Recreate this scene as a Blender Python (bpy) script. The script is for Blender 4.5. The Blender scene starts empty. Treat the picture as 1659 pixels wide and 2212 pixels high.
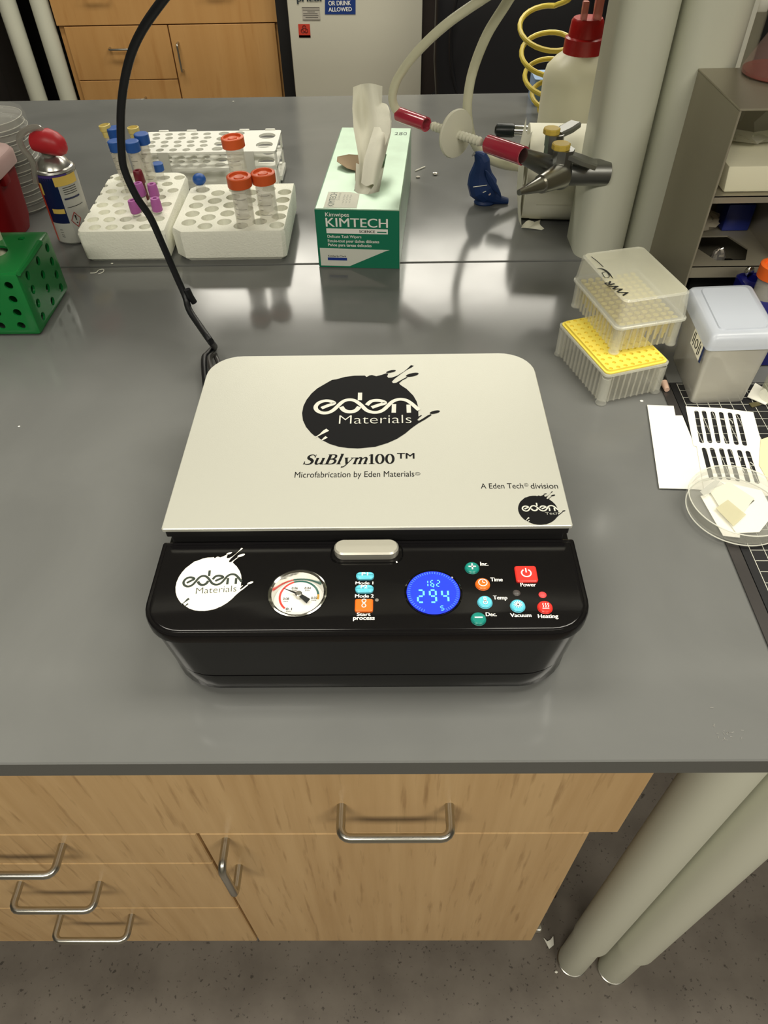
import bpy, bmesh, math, random
from mathutils import Vector, Matrix
import numpy as np
S = bpy.context.scene
COL = S.collection
rnd = random.Random(7)
PI = math.pi
# ------------------------------------------------------------------ camera
FPX = 1534.0; PITCH = math.radians(46.47); ROLL = math.radians(1.25); YAW = math.radians(1.02); CAMH = 0.505
def cam_axes():
    cp, sp = math.cos(PITCH), math.sin(PITCH)
    right = np.array([1, 0, 0.]); fwd = np.array([0, cp, -sp]); up = np.array([0, sp, cp])
    cr, sr = math.cos(ROLL), math.sin(ROLL)
    right, up = right*cr - up*sr, up*cr + right*sr
    cy, sy = math.cos(YAW), math.sin(YAW)
    Rz = np.array([[cy, -sy, 0], [sy, cy, 0], [0, 0, 1]])
    return Rz @ np.array([right, up, fwd]).T
CAX = cam_axes()
cam_d = bpy.data.cameras.new('camera'); cam = bpy.data.objects.new('camera', cam_d); COL.objects.link(cam)
cam_d.sensor_fit = 'HORIZONTAL'; cam_d.sensor_width = 36.0; cam_d.lens = 36.0*FPX/1659.0
cam_d.clip_start = 0.02; cam_d.clip_end = 60
M = Matrix(((CAX[0][0], CAX[0][1], -CAX[0][2], 0), (CAX[1][0], CAX[1][1], -CAX[1][2], 0), (CAX[2][0], CAX[2][1], -CAX[2][2], CAMH), (0, 0, 0, 1)))
cam.matrix_world = M
S.camera = cam
# ------------------------------------------------------------------ world, exposure
w = bpy.data.worlds.new('room_air'); S.world = w; w.use_nodes = True
w.node_tree.nodes['Background'].inputs[0].default_value = (1.0, 0.93, 0.76, 1)
w.node_tree.nodes['Background'].inputs[1].default_value = 0.12
S.view_settings.view_transform = 'Standard'; S.view_settings.look = 'None'
S.view_settings.gamma = 1.0; S.view_settings.use_curve_mapping = False
S.view_settings.exposure = 0.0
LAMP = (1.0, 0.95, 0.83)
def area(name, loc, sx, sy, power, target=None, col=LAMP):
    d = bpy.data.lights.new(name, 'AREA'); d.shape = 'RECTANGLE'; d.size = sx; d.size_y = sy; d.energy = power; d.color = col
    o = bpy.data.objects.new(name, d); COL.objects.link(o); o.location = loc
    if target is not None:
        o.rotation_euler = (Vector(target)-Vector(loc)).to_track_quat('-Z', 'Y').to_euler()
    return o
# fluorescent troffers in the ceiling, plus an added fill row (ceiling is 1.85 m above the worktop)
area('troffer_or_fill_light', (-0.9, -1.35, 1.80), 1.2, 0.5, 38)
area('troffer_or_fill_light', (1.1, -1.35, 1.80), 1.2, 0.5, 41)
area('troffer_or_fill_light', (-0.8, 0.42, 1.80), 1.2, 0.5, 24)
area('troffer_or_fill_light', (0.9, 0.42, 1.80), 1.2, 0.5, 30)
area('troffer_or_fill_light', (-0.9, 2.2, 1.80), 1.2, 0.4, 24)  # added fill, no known fixture: brightens the far cabinets
area('troffer_or_fill_light', (0.9, 2.2, 1.80), 1.2, 0.4, 24)  # right half of the added background fill
area('troffer_or_fill_light', (0.15, 4.35, 1.80), 2.8, 0.9, 85)
# ------------------------------------------------------------------ geometry of the view, used only to read real positions off the picture
def ray(u, v):
    return CAX @ np.array([(u-829.5)/FPX, -(v-1106.0)/FPX, 1.0])
def onz(u, v, z):
    d = ray(u, v); t = (z-CAMH)/d[2]; return Vector((d[0]*t, d[1]*t, z))
def ony(u, v, y):
    d = ray(u, v); t = y/d[1]; return Vector((d[0]*t, y, CAMH+d[2]*t))
# ------------------------------------------------------------------ materials
def lin(c):
    return tuple(((x/255.0)/12.92 if x/255.0 <= 0.04045 else ((x/255.0+0.055)/1.055)**2.4) for x in c)
MATS = {}
def mat(name, rgb, rough=0.5, metal=0.0, spec=0.5, trans=0.0, ior=1.45, alpha=1.0, emit=0.0, coat=0.0, noise=0.0, nscale=20.0, bump=0.0, bscale=60.0, sss=0.0, linear=False):
    if name in MATS: return MATS[name]
    m = bpy.data.materials.new(name); m.use_nodes = True
    nt = m.node_tree; b = nt.nodes['Principled BSDF']
    c = rgb if linear else lin(rgb)
    b.inputs['Base Color'].default_value = (*c, 1); b.inputs['Roughness'].default_value = rough
    b.inputs['Metallic'].default_value = metal; b.inputs['Specular IOR Level'].default_value = spec
    b.inputs['Transmission Weight'].default_value = trans; b.inputs['IOR'].default_value = ior
    b.inputs['Alpha'].default_value = alpha; b.inputs['Coat Weight'].default_value = coat
    if emit:
        b.inputs['Emission Color'].default_value = (*c, 1); b.inputs['Emission Strength'].default_value = emit
    if sss:
        b.inputs['Subsurface Weight'].default_value = sss; b.inputs['Subsurface Scale'].default_value = 0.01
    tc = nt.nodes.new('ShaderNodeTexCoord')
    if noise:
        n = nt.nodes.new('ShaderNodeTexNoise'); n.inputs['Scale'].default_value = nscale; n.inputs['Detail'].default_value = 5
        nt.links.new(tc.outputs['Object'], n.inputs['Vector'])
        r = nt.nodes.new('ShaderNodeValToRGB')
        r.color_ramp.elements[0].position = 0.3; r.color_ramp.elements[1].position = 0.7
        r.color_ramp.elements[0].color = (*[x*(1-noise) for x in c], 1); r.color_ramp.elements[1].color = (*[min(1, x*(1+noise)) for x in c], 1)
        nt.links.new(n.outputs['Fac'], r.inputs['Fac']); nt.links.new(r.outputs['Color'], b.inputs['Base Color'])
    if bump:
        n = nt.nodes.new('ShaderNodeTexNoise'); n.inputs['Scale'].default_value = bscale; n.inputs['Detail'].default_value = 4
        nt.links.new(tc.outputs['Object'], n.inputs['Vector'])
        bp = nt.nodes.new('ShaderNodeBump'); bp.inputs['Strength'].default_value = bump; bp.inputs['Distance'].default_value = 0.002
        nt.links.new(n.outputs['Fac'], bp.inputs['Height']); nt.links.new(bp.outputs['Normal'], b.inputs['Normal'])
    MATS[name] = m
    return m
def wood(name, c0, c1, dark, grain=(55, 55, 2.2)):
    m = bpy.data.materials.new(name); m.use_nodes = True; nt = m.node_tree; b = nt.nodes['Principled BSDF']
    tc = nt.nodes.new('ShaderNodeTexCoord')
    mp = nt.nodes.new('ShaderNodeMapping'); mp.inputs['Scale'].default_value = grain; nt.links.new(tc.outputs['Object'], mp.inputs['Vector'])
    n1 = nt.nodes.new('ShaderNodeTexNoise'); n1.inputs['Scale'].default_value = 1.0; n1.inputs['Detail'].default_value = 6; n1.inputs['Roughness'].default_value = 0.6
    nt.links.new(mp.outputs[0], n1.inputs['Vector'])
    r = nt.nodes.new('ShaderNodeValToRGB'); r.color_ramp.elements[0].position = 0.3; r.color_ramp.elements[1].position = 0.7
    r.color_ramp.elements[0].color = (*lin(c0), 1); r.color_ramp.elements[1].color = (*lin(c1), 1)
    nt.links.new(n1.outputs['Fac'], r.inputs['Fac'])
    mp2 = nt.nodes.new('ShaderNodeMapping'); mp2.inputs['Scale'].default_value = (grain[0]*2.6, grain[1]*2.6, grain[2]*5); nt.links.new(tc.outputs['Object'], mp2.inputs['Vector'])
    n2 = nt.nodes.new('ShaderNodeTexNoise'); n2.inputs['Scale'].default_value = 1.0; n2.inputs['Detail'].default_value = 3
    nt.links.new(mp2.outputs[0], n2.inputs['Vector'])
    r2 = nt.nodes.new('ShaderNodeValToRGB'); r2.color_ramp.elements[0].position = 0.58; r2.color_ramp.elements[1].position = 0.74
    r2.color_ramp.elements[0].color = (0, 0, 0, 1); r2.color_ramp.elements[1].color = (0.75, 0.75, 0.75, 1)
    nt.links.new(n2.outputs['Fac'], r2.inputs['Fac'])
    mx = nt.nodes.new('ShaderNodeMixRGB'); nt.links.new(r2.outputs[0], mx.inputs[0]); nt.links.new(r.outputs[0], mx.inputs[1]); mx.inputs[2].default_value = (*lin(dark), 1)
    nt.links.new(mx.outputs[0], b.inputs['Base Color']); b.inputs['Roughness'].default_value = 0.42
    MATS[name] = m; return m
def bench_mat(name, rgb):
    m = mat(name, rgb, rough=0.2, spec=0.5)
    nt = m.node_tree; b = nt.nodes['Principled BSDF']; tc = nt.nodes['Texture Coordinate']
    n = nt.nodes.new('ShaderNodeTexNoise'); n.inputs['Scale'].default_value = 7; n.inputs['Detail'].default_value = 6
    nt.links.new(tc.outputs['Object'], n.inputs['Vector'])
    mr = nt.nodes.new('ShaderNodeMapRange'); mr.inputs[1].default_value = 0.3; mr.inputs[2].default_value = 0.7; mr.inputs[3].default_value = 0.10; mr.inputs[4].default_value = 0.17
    nt.links.new(n.outputs['Fac'], mr.inputs[0]); nt.links.new(mr.outputs[0], b.inputs['Roughness'])
    # faint white scuffs and dust specks
    n2 = nt.nodes.new('ShaderNodeTexNoise'); n2.inputs['Scale'].default_value = 900; n2.inputs['Detail'].default_value = 2
    nt.links.new(tc.outputs['Object'], n2.inputs['Vector'])
    n3 = nt.nodes.new('ShaderNodeTexNoise'); n3.inputs['Scale'].default_value = 5; n3.inputs['Detail'].default_value = 7; n3.inputs['Distortion'].default_value = 1.0
    nt.links.new(tc.outputs['Object'], n3.inputs['Vector'])
    r3 = nt.nodes.new('ShaderNodeValToRGB'); c = lin(rgb)
    r3.color_ramp.elements[0].position = 0.35; r3.color_ramp.elements[1].position = 0.7
    r3.color_ramp.elements[0].color = (*[x*0.94 for x in c], 1); r3.color_ramp.elements[1].color = (*[x*1.08 for x in c], 1)
    nt.links.new(n3.outputs['Fac'], r3.inputs['Fac'])
    r2 = nt.nodes.new('ShaderNodeValToRGB'); r2.color_ramp.elements[0].position = 0.79; r2.color_ramp.elements[1].position = 0.82
    nt.links.new(n2.outputs['Fac'], r2.inputs['Fac'])
    mx = nt.nodes.new('ShaderNodeMixRGB'); nt.links.new(r2.outputs[0], mx.inputs[0]); nt.links.new(r3.outputs[0], mx.inputs[1]); mx.inputs[2].default_value = (.35, .34, .3, 1)
    nt.links.new(mx.outputs[0], b.inputs['Base Color'])
    return m
BENCH = bench_mat('grey_epoxy', (106, 107, 105))
BENCH_EDGE = mat('grey_epoxy_edge', (92, 93, 90), rough=0.5)
WOOD = wood('light_maple', (190, 154, 105), (208, 174, 125), (156, 120, 76))
WOODF = wood('honey_maple', (190, 142, 84), (202, 156, 98), (180, 130, 74), grain=(14, 14, 0.8))
STEELW = mat('satin_chrome', (190, 188, 180), rough=0.28, metal=1.0)
CHROME = mat('chrome', (215, 215, 210), rough=0.12, metal=1.0)
CREAM = mat('cream_powder_coat', (210, 211, 194), rough=0.42)
WHITEP = mat('white_plastic', (235, 235, 226), rough=0.45)
FOAM = mat('white_foam', (240, 240, 226), rough=0.85, bump=0.5, bscale=350)
BLACKP = mat('black_plastic', (14, 13, 14), rough=0.13, spec=.42)
BLACKG = mat('black_gloss', (9, 9, 10), rough=0.06, coat=0.6)
BLACKM = mat('black_matte', (16, 15, 15), rough=0.7)
RUBBER = mat('black_rubber', (14, 15, 18), rough=0.42)
PAPER = mat('white_paper', (240, 238, 226), rough=0.75)
INK = mat('black_ink', (14, 16, 16), rough=0.5)
WHITEINK = mat('white_ink', (245, 243, 235), rough=0.5)
CLEAR = mat('clear_plastic', (250, 250, 248), rough=0.05, trans=1.0, ior=1.2)
CLEARP = mat('clear_polystyrene', (235, 238, 232), rough=0.04, alpha=0.22, spec=0.9)
FROST = mat('frosted_plastic', (226, 226, 210), rough=0.3, alpha=0.42, spec=0.6)
TUBEP = mat('tube_plastic', (230, 226, 212), rough=0.12, alpha=0.3, spec=0.8)
# ------------------------------------------------------------------ mesh helpers
def tag(o, label=None, cat=None, group=None, kind=None):
    if label: o['label'] = label
    if cat: o['category'] = cat
    if group: o['group'] = group
    if kind: o['kind'] = kind
    return o
def thing(name, loc, label, cat, group=None):
    o = bpy.data.objects.new(name, None); COL.objects.link(o); o.location = loc; o.empty_display_size = 0.02
    return tag(o, label, cat, group)
def wloc(o):
    v = Vector((0, 0, 0))
    while o is not None: v += Vector(o.location); o = o.parent
    return v
class MB:
    def __init__(s): s.bm = bmesh.new()
    def vs(s, pts): return [s.bm.verts.new(p) for p in pts]
    def f(s, vs):
        try: return s.bm.faces.new(vs)
        except ValueError: return None
    def box(s, x0, x1, y0, y1, z0, z1, bev=0, seg=2, mtx=None):
        r = bmesh.ops.create_cube(s.bm, size=1.0); vs = r['verts']
        for v in vs:
            v.co = Vector((x0+(v.co.x+.5)*(x1-x0), y0+(v.co.y+.5)*(y1-y0), z0+(v.co.z+.5)*(z1-z0)))
        if bev:
            es = list({e for v in vs for e in v.link_edges})
            rb = bmesh.ops.bevel(s.bm, geom=es, offset=bev, segments=seg, affect='EDGES', profile=0.5)
            vs = list({v for v in rb['verts']} | {v for v in vs if v.is_valid})
        if mtx is not None:
            for v in vs: v.co = mtx @ v.co
        return s
    def ringtube(s, rings, closed_path=False, cap=True):
        rows = [s.vs(r) for r in rings]; n = len(rings[0])
        rng = range(len(rows)) if closed_path else range(len(rows)-1)
        for i in rng:
            a, b = rows[i], rows[(i+1) % len(rows)]
            for j in range(n): s.f([a[j], a[(j+1) % n], b[(j+1) % n], b[j]])
        if cap and not closed_path:
            s.f(rows[0][::-1]); s.f(rows[-1])
        return s
    def tube(s, path, r, seg=10, closed=False, cap=True):
        P = [Vector(p) for p in path]; n = len(P); rr = r if isinstance(r, (list, tuple)) else [r]*n
        up = None; rings = []
        for i in range(n):
            a = P[(i-1) % n] if (i > 0 or closed) else P[0]; b = P[(i+1) % n] if (i < n-1 or closed) else P[-1]
            t = (b-a).normalized()
            if up is None:
                up = Vector((0, 0, 1)) if abs(t.z) < 0.9 else Vector((1, 0, 0))
            x = up.cross(t).normalized(); y = t.cross(x).normalized(); up = y
            rings.append([P[i] + x*(rr[i]*math.cos(2*PI*k/seg)) + y*(rr[i]*math.sin(2*PI*k/seg)) for k in range(seg)])
        return s.ringtube(rings, closed, cap)
    def cyl(s, p0, p1, r0, r1=None, seg=24):
        return s.tube([p0, p1], [r0, r0 if r1 is None else r1], seg)
    def lathe(s, prof, c, axis=(0, 0, 1), seg=32, a0=0, a1=2*PI):
        """prof: list of (r, h) along axis from c"""
        ax = Vector(axis).normalized(); q = Vector((0, 0, 1)).rotation_difference(ax); c = Vector(c)
        full = abs(a1-a0-2*PI) < 1e-6; m = seg if full else seg+1
        rows = []
        for r, h in prof:
            if r < 1e-7: rows.append([s.bm.verts.new(c + q @ Vector((0, 0, h)))])
            else: rows.append(s.vs([c + q @ Vector((r*math.cos(a0+(a1-a0)*k/seg), r*math.sin(a0+(a1-a0)*k/seg), h)) for k in range(m)]))
        for a, b in zip(rows, rows[1:]):
            for j in range(seg):
                k = (j+1) % m
                if len(a) == 1 and len(b) == 1: continue
                if len(a) == 1: s.f([a[0], b[k], b[j]])
                elif len(b) == 1: s.f([a[j], a[k], b[0]])
                else: s.f([a[j], a[k], b[k], b[j]])
        return s
    def prism(s, pts, z0, z1):
        a = s.vs([(p[0], p[1], z0) for p in pts]); b = s.vs([(p[0], p[1], z1) for p in pts]); n = len(pts)
        s.f(a[::-1]); s.f(b)
        for i in range(n): s.f([a[i], a[(i+1) % n], b[(i+1) % n], b[i]])
        return s
    def slab(s, pts, d):
        """planar 3-D polygon thickened by vector d"""
        d = Vector(d); a = s.vs(pts); b = s.vs([Vector(p)+d for p in pts]); n = len(pts)
        s.f(a[::-1]); s.f(b)
        for i in range(n): s.f([a[i], a[(i+1) % n], b[(i+1) % n], b[i]])
        return s
    def rings(s, rings, cap=True): return s.ringtube(rings, False, cap)
    def ball(s, c, r, sc=(1, 1, 1), seg=20):
        m = Matrix.Translation(Vector(c)) @ Matrix.Diagonal((r*sc[0], r*sc[1], r*sc[2], 1))
        bmesh.ops.create_uvsphere(s.bm, u_segments=seg, v_segments=max(6, seg//2), radius=1.0, matrix=m); return s
    def ribbon(s, pts, width, z, close=False):
        P = [Vector((p[0], p[1])) for p in pts]; n = len(P); L = []; R = []
        ww = width if isinstance(width, (list, tuple)) else [width]*n
        for i in range(n):
            t = (P[min(i+1, n-1)]-P[max(i-1, 0)]).normalized(); nn = Vector((-t.y, t.x))*ww[i]/2
            L.append((*(P[i]+nn), z)); R.append((*(P[i]-nn), z))
        a = s.vs(L); b = s.vs(R)
        for i in range(n-1): s.f([b[i], b[i+1], a[i+1], a[i]])
        return s
    def build(s, name, m, parent=None, loc=None, smooth=True, angle=35, label=None, recalc=True):
        if recalc: bmesh.ops.recalc_face_normals(s.bm, faces=s.bm.faces[:])
        base = wloc(parent) if parent is not None else (Vector(loc) if loc is not None else Vector((0, 0, 0)))
        me = bpy.data.meshes.new(name)
        for v in s.bm.verts: v.co -= base
        s.bm.to_mesh(me); s.bm.free()
        if m is not None: me.materials.append(m)
        if smooth:
            me.polygons.foreach_set('use_smooth', [True]*len(me.polygons)); me.set_sharp_from_angle(angle=math.radians(angle))
        o = bpy.data.objects.new(name, me); COL.objects.link(o)
        if parent is not None: o.parent = parent
        else: o.location = base
        if label: o['label'] = label
        return o
def boolean(o, cutter_mb):
    """cut the shape of cutter_mb (world coordinates) out of o, keep o a plain mesh"""
    c = cutter_mb.build('cutter', None, smooth=False)
    bpy.context.view_layer.update()
    md = o.modifiers.new('b', 'BOOLEAN'); md.object = c; md.operation = 'DIFFERENCE'; md.solver = 'EXACT'
    dg = bpy.context.evaluated_depsgraph_get(); dg.update()
    me = bpy.data.meshes.new_from_object(o.evaluated_get(dg), depsgraph=dg)
    old = o.data; o.modifiers.remove(md); o.data = me
    bpy.data.objects.remove(c, do_unlink=True)
    me.polygons.foreach_set('use_smooth', [True]*len(me.polygons)); me.set_sharp_from_angle(angle=math.radians(30))
    return o
def crom(pts, n=6, closed=False):
    P = [Vector(p) for p in pts]; out = []; N = len(P)
    for i in range(N if closed else N-1):
        p0 = P[(i-1) % N] if (closed or i > 0) else P[0]*2-P[1]
        p1 = P[i]; p2 = P[(i+1) % N]; p3 = P[(i+2) % N] if (closed or i+2 < N) else P[-1]*2-P[-2]
        for k in range(n):
            t = k/n
            out.append(0.5*((2*p1)+(p2-p0)*t+(2*p0-5*p1+4*p2-p3)*t*t+(3*p1-p0-3*p2+p3)*t**3))
    if not closed: out.append(P[-1])
    return out
def rrect(x0, x1, y0, y1, r, n=6):
    """rounded rectangle, r = (front-left, front-right, back-right, back-left) radii or one"""
    if not isinstance(r, (tuple, list)): r = (r,)*4
    out = []
    for (cx, cy, a, rr) in ((x0+r[0], y0+r[0], PI, r[0]), (x1-r[1], y0+r[1], 1.5*PI, r[1]), (x1-r[2], y1-r[2], 0, r[2]), (x0+r[3], y1-r[3], .5*PI, r[3])):
        if rr < 1e-6: out.append((cx, cy)); continue
        for k in range(n+1): out.append((cx+rr*math.cos(a+.5*PI*k/n), cy+rr*math.sin(a+.5*PI*k/n)))
    return out
def rot(pts, c, a):
    ca, sa = math.cos(a), math.sin(a)
    return [(c[0]+ca*(x-c[0])-sa*(y-c[1]), c[1]+sa*(x-c[0])+ca*(y-c[1])) for x, y in pts]
def text(body, m, parent, o, ex, ey, wdt, hgt, name='lettering', bold=0.0, shear=0.0, thick=0.0001, space=1.0, lspace=1.0, align='LEFT', label=None):
    """flat lettering filling the rectangle with corner o, unit axes ex, ey"""
    cu = bpy.data.curves.new('t', 'FONT'); cu.body = body; cu.size = 1.0; cu.offset = min(bold, 0); cu.shear = shear; cu.space_character = space; cu.space_line = lspace
    cu.resolution_u = 4; cu.align_x = align
    t = bpy.data.objects.new('t', cu); COL.objects.link(t)
    dg = bpy.context.evaluated_depsgraph_get(); dg.update()
    me = bpy.data.meshes.new_from_object(t.evaluated_get(dg), depsgraph=dg)
    bpy.data.objects.remove(t, do_unlink=True); bpy.data.curves.remove(cu)
    co = np.zeros(len(me.vertices)*3); me.vertices.foreach_get('co', co); co = co.reshape(-1, 3)
    lo, hi = co.min(0), co.max(0); sz = np.maximum(hi-lo, 1e-6)
    ex = Vector(ex).normalized(); ey = Vector(ey).normalized(); nz = ex.cross(ey); base = wloc(parent) if parent is not None else Vector((0, 0, 0))
    o = Vector(o)-base
    for i, v in enumerate(me.vertices):
        a = (co[i][0]-lo[0])/sz[0]*wdt; b = co[i][1]/hi[1]*hgt
        v.co = o + ex*a + ey*b + nz*thick
    if bold > 0:      # heavier strokes: the same letters laid twice more, a hair to each side
        bmt = bmesh.new()
        for k in (-1, 0, 1):
            n0 = len(bmt.verts); bmt.from_mesh(me); bmt.verts.ensure_lookup_table()
            for v in bmt.verts[n0:]: v.co += ex*(k*bold*wdt/sz[0]) + nz*(.00002*(k+1))
        bmt.to_mesh(me); bmt.free()
    me.materials.clear(); me.materials.append(m); me.name = name
    ob = bpy.data.objects.new(name, me); COL.objects.link(ob)
    if parent is not None: ob.parent = parent
    if label: ob['label'] = label
    return ob
def text_h(body, m, parent, z, u0, v0, u1, v1, hpx, **kw):
    """lettering on a horizontal surface at height z, from base point (u0,v0) to (u1,v1), hpx tall in the picture"""
    a = onz(u0, v0, z); b = onz(u1, v1, z); c = onz(u0, v0-hpx, z)
    ex = (b-a); ey = Vector((-ex.y, ex.x, 0)).normalized()
    return text(body, m, parent, a, ex, ey, ex.length, (c-a).dot(ey), **kw)
def disc(mb, cx, cy, z, rx, ry=None, seg=32, a=0):
    ry = ry or rx
    vs = mb.vs([(cx+math.cos(a)*rx*math.cos(2*PI*k/seg)-math.sin(a)*ry*math.sin(2*PI*k/seg), cy+math.sin(a)*rx*math.cos(2*PI*k/seg)+math.cos(a)*ry*math.sin(2*PI*k/seg), z) for k in range(seg)])
    mb.f(vs); return mb
def struct(o): o['kind'] = 'structure'; return o
# ================================================================== SETTING
def floor_mat():
    m = mat('vinyl_floor', (112, 105, 96), rough=0.42, spec=0.35); nt = m.node_tree; b = nt.nodes['Principled BSDF']; tc = nt.nodes['Texture Coordinate']
    n1 = nt.nodes.new('ShaderNodeTexNoise'); n1.inputs['Scale'].default_value = 14; n1.inputs['Detail'].default_value = 8
    n2 = nt.nodes.new('ShaderNodeTexNoise'); n2.inputs['Scale'].default_value = 160; n2.inputs['Detail'].default_value = 3
    for n in (n1, n2): nt.links.new(tc.outputs['Object'], n.inputs['Vector'])
    r = nt.nodes.new('ShaderNodeValToRGB'); r.color_ramp.elements[0].position = .35; r.color_ramp.elements[1].position = .65
    r.color_ramp.elements[0].color = (*lin((106, 99, 91)), 1); r.color_ramp.elements[1].color = (*lin((120, 113, 104)), 1)
    r2 = nt.nodes.new('ShaderNodeValToRGB'); r2.color_ramp.elements[0].position = .30; r2.color_ramp.elements[1].position = .36
    r2.color_ramp.elements[0].color = (.45, .45, .45, 1); r2.color_ramp.elements[1].color = (1, 1, 1, 1)
    nt.links.new(n1.outputs['Fac'], r.inputs['Fac']); nt.links.new(n2.outputs['Fac'], r2.inputs['Fac'])
    mx = nt.nodes.new('ShaderNodeMixRGB'); mx.blend_type = 'MULTIPLY'; mx.inputs[0].default_value = 1
    nt.links.new(r.outputs[0], mx.inputs[1]); nt.links.new(r2.outputs[0], mx.inputs[2]); nt.links.new(mx.outputs[0], b.inputs['Base Color'])
    return m
FZ = -0.91
WALL = mat('painted_wall', (118, 115, 104), rough=0.8)
struct(MB().box(-4.6, 4.6, -2.6, 6.1, FZ-.05, FZ).build('floor', floor_mat(), smooth=False))
struct(MB().box(-4.6, 4.6, -2.6, 6.1, 1.85, 1.9).build('ceiling', mat('ceiling_tiles', (168, 166, 155), rough=0.9), smooth=False))
struct(MB().box(-4.6, 4.6, 6.0, 6.1, FZ, 1.85).build('wall_back', WALL, smooth=False))
struct(MB().box(-4.6, 4.6, -2.7, -2.6, FZ, 1.85).build('wall_front', WALL, smooth=False))
struct(MB().box(-4.7, -4.6, -2.7, 6.1, FZ, 1.85).build('wall_left', WALL, smooth=False))
struct(MB().box(4.6, 4.7, -2.7, 6.1, FZ, 1.85).build('wall_right', WALL, smooth=False))

# ------------------------------------------------------------------ benches
t = thing('lab_bench', (-.6, .6, 0), 'grey epoxy worktop nearest the viewer, carrying the black press', 'lab bench')
b = MB().box(-1.35, 1.6, .226, .983, -.022, 0, bev=.0012, seg=1).build('worktop', BENCH, t, smooth=False)
b.data.materials.append(BENCH_EDGE)
for p in b.data.polygons:
    if p.normal.y < -.8: p.material_index = 1
t = thing('lab_bench', (-.2, 1.37, 0), 'far grey worktop behind the seam, carrying the foam racks and wipes box', 'lab bench')
MB().box(-1.7, 1.7, .9865, 1.755, -.022, 0, bev=.0012, seg=1).build('worktop', BENCH, t, smooth=False)

# ------------------------------------------------------------------ cabinets
def pull(parent, c, ex, out, span, proj=.03, r=.0042, name='handle'):
    """bent wire pull handle: centre c on the face, span along ex, standing off along out"""
    c = Vector(c); ex = Vector(ex).normalized(); out = Vector(out).normalized(); h = span/2; q = .009
    pts = [c-ex*h, c-ex*h+out*(proj-q)]
    for k in range(1, 5): a = k*PI/8; pts.append(c-ex*(h-q+q*math.cos(a))+out*(proj-q+q*math.sin(a)))
    for k in range(4, 0, -1): a = k*PI/8; pts.append(c+ex*(h-q+q*math.cos(a))+out*(proj-q+q*math.sin(a)))
    pts += [c+ex*h+out*(proj-q), c+ex*h]
    return MB().tube(pts, r, 12).build(name, STEELW, parent)
YF = .257
cab = thing('base_cabinet', (-.22, .5, -.68), 'light maple base cabinet hung under the near bench, wire pull handles', 'cabinet')
MB().box(-.668, .190, YF+.021, .74, -.668, -.024).build('carcass', WOOD, cab, smooth=False)
def front(name, x0, x1, z0, z1, y=YF, parent=cab, m=WOOD, th=.019):
    return MB().box(x0, x1, y, y+th, z0, z1, bev=.0012, seg=1).build(name, m, parent)
d = front('drawer_front', -.668, .2225, -.2335, -.028); pull(d, (.0, YF, -.160), (1, 0, 0), (0, -1, 0), .1); pull(d, (-.45, YF, -.160), (1, 0, 0), (0, -1, 0), .1)
XS = -.2
for z0, z1, hz in ((-.322, -.2355, -.237-.005), (-.494, -.324, -.388), (-.664, -.496, -.525)):
    d = front('drawer_front', -.668, XS-.0015, z0, z1); pull(d, (-.392, YF, hz if hz < -.3 else -.262), (1, 0, 0), (0, -1, 0), .093)
d = front('door', XS+.0015, .1945, -.664, -.2355); pull(d, (-.173, YF, -.289), (0, 0, 1), (0, -1, 0), .083)
MB().box(.1945, .213, YF+.004, YF+.03, -.243, -.2345, bev=.001).build('hinge_plate', STEELW, cab)
MB().box(.1945, .204, YF+.003, YF+.02, -.640, -.622, bev=.002).build('latch', STEELW, cab)

# bench frame legs (two separate frames meet here)
def leg(x, y, label, flip=1):
    t = thing('bench_leg', (x, y, FZ), label, 'bench leg', 'cream tube legs under the near bench')
    MB().lathe([(0, .0), (.024, .0), (.0245, .004), (.0245, .20), (.0235, .2)], (x, y, FZ+.006), seg=36).build('lower_tube', CREAM, t)
    MB().rings([[(x+.0035+.0295*math.cos(2*PI*k/36), y+.0275*math.sin(2*PI*k/36), z) for k in range(36)] for z in (FZ+.16, FZ+.165, -.0225)]).build('sleeve', CREAM, t)
    MB().box(x+.0265, x+.0355, y-.012, y+.012, FZ+.16, -.0225, bev=.004).build('rail', CREAM, t)
    MB().lathe([(0, 0), (.0255, 0), (.0255, .005), (.0225, .007), (0, .007)], (x, y, FZ), seg=32).build('foot', STEELW, t)
leg(.300, .281, 'cream round steel bench leg next to the wooden cabinet')
leg(.366, .270, 'outer cream round steel bench leg, right of its twin')
# cables and scraps under the bench beside the cabinet
tag(MB().tube(crom([Vector((.245, .46, -.5)), Vector((.25, .45, -.62)), Vector((.262, .43, -.74)), Vector((.275, .40, -.84)), Vector((.285, .38, -.905))], 5), .004, 8).build('hanging_cord', mat('brown_cord', (70, 52, 46), rough=.6), None, loc=(.3, .5, -.6)), 'thin brown cord hanging between cabinet and cream legs', 'cord')
tag(MB().tube(crom([Vector((.2135, .285, -.63)), Vector((.225, .31, -.635)), Vector((.24, .36, -.66)), Vector((.258, .42, -.72))], 5), .0022, 6).build('thin_cord', mat('grey_cord', (120, 104, 96), rough=.6), None, loc=(.25, .4, -.75)), 'short thin grey cord at the lower cabinet corner', 'cord')
pp = [onz(1174, 2026, FZ+.002), onz(1186, 2050, FZ+.002), onz(1196, 2042, FZ+.002), onz(1195, 2022, FZ+.006), onz(1189, 2030, FZ+.003), onz(1182, 2034, FZ+.003)]
tag(MB().slab(pp, (0, 0, .0015)).build('tape_scrap', PAPER, None, loc=pp[0]), 'curled white scrap on the floor beside the bench leg', 'scrap')
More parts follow.
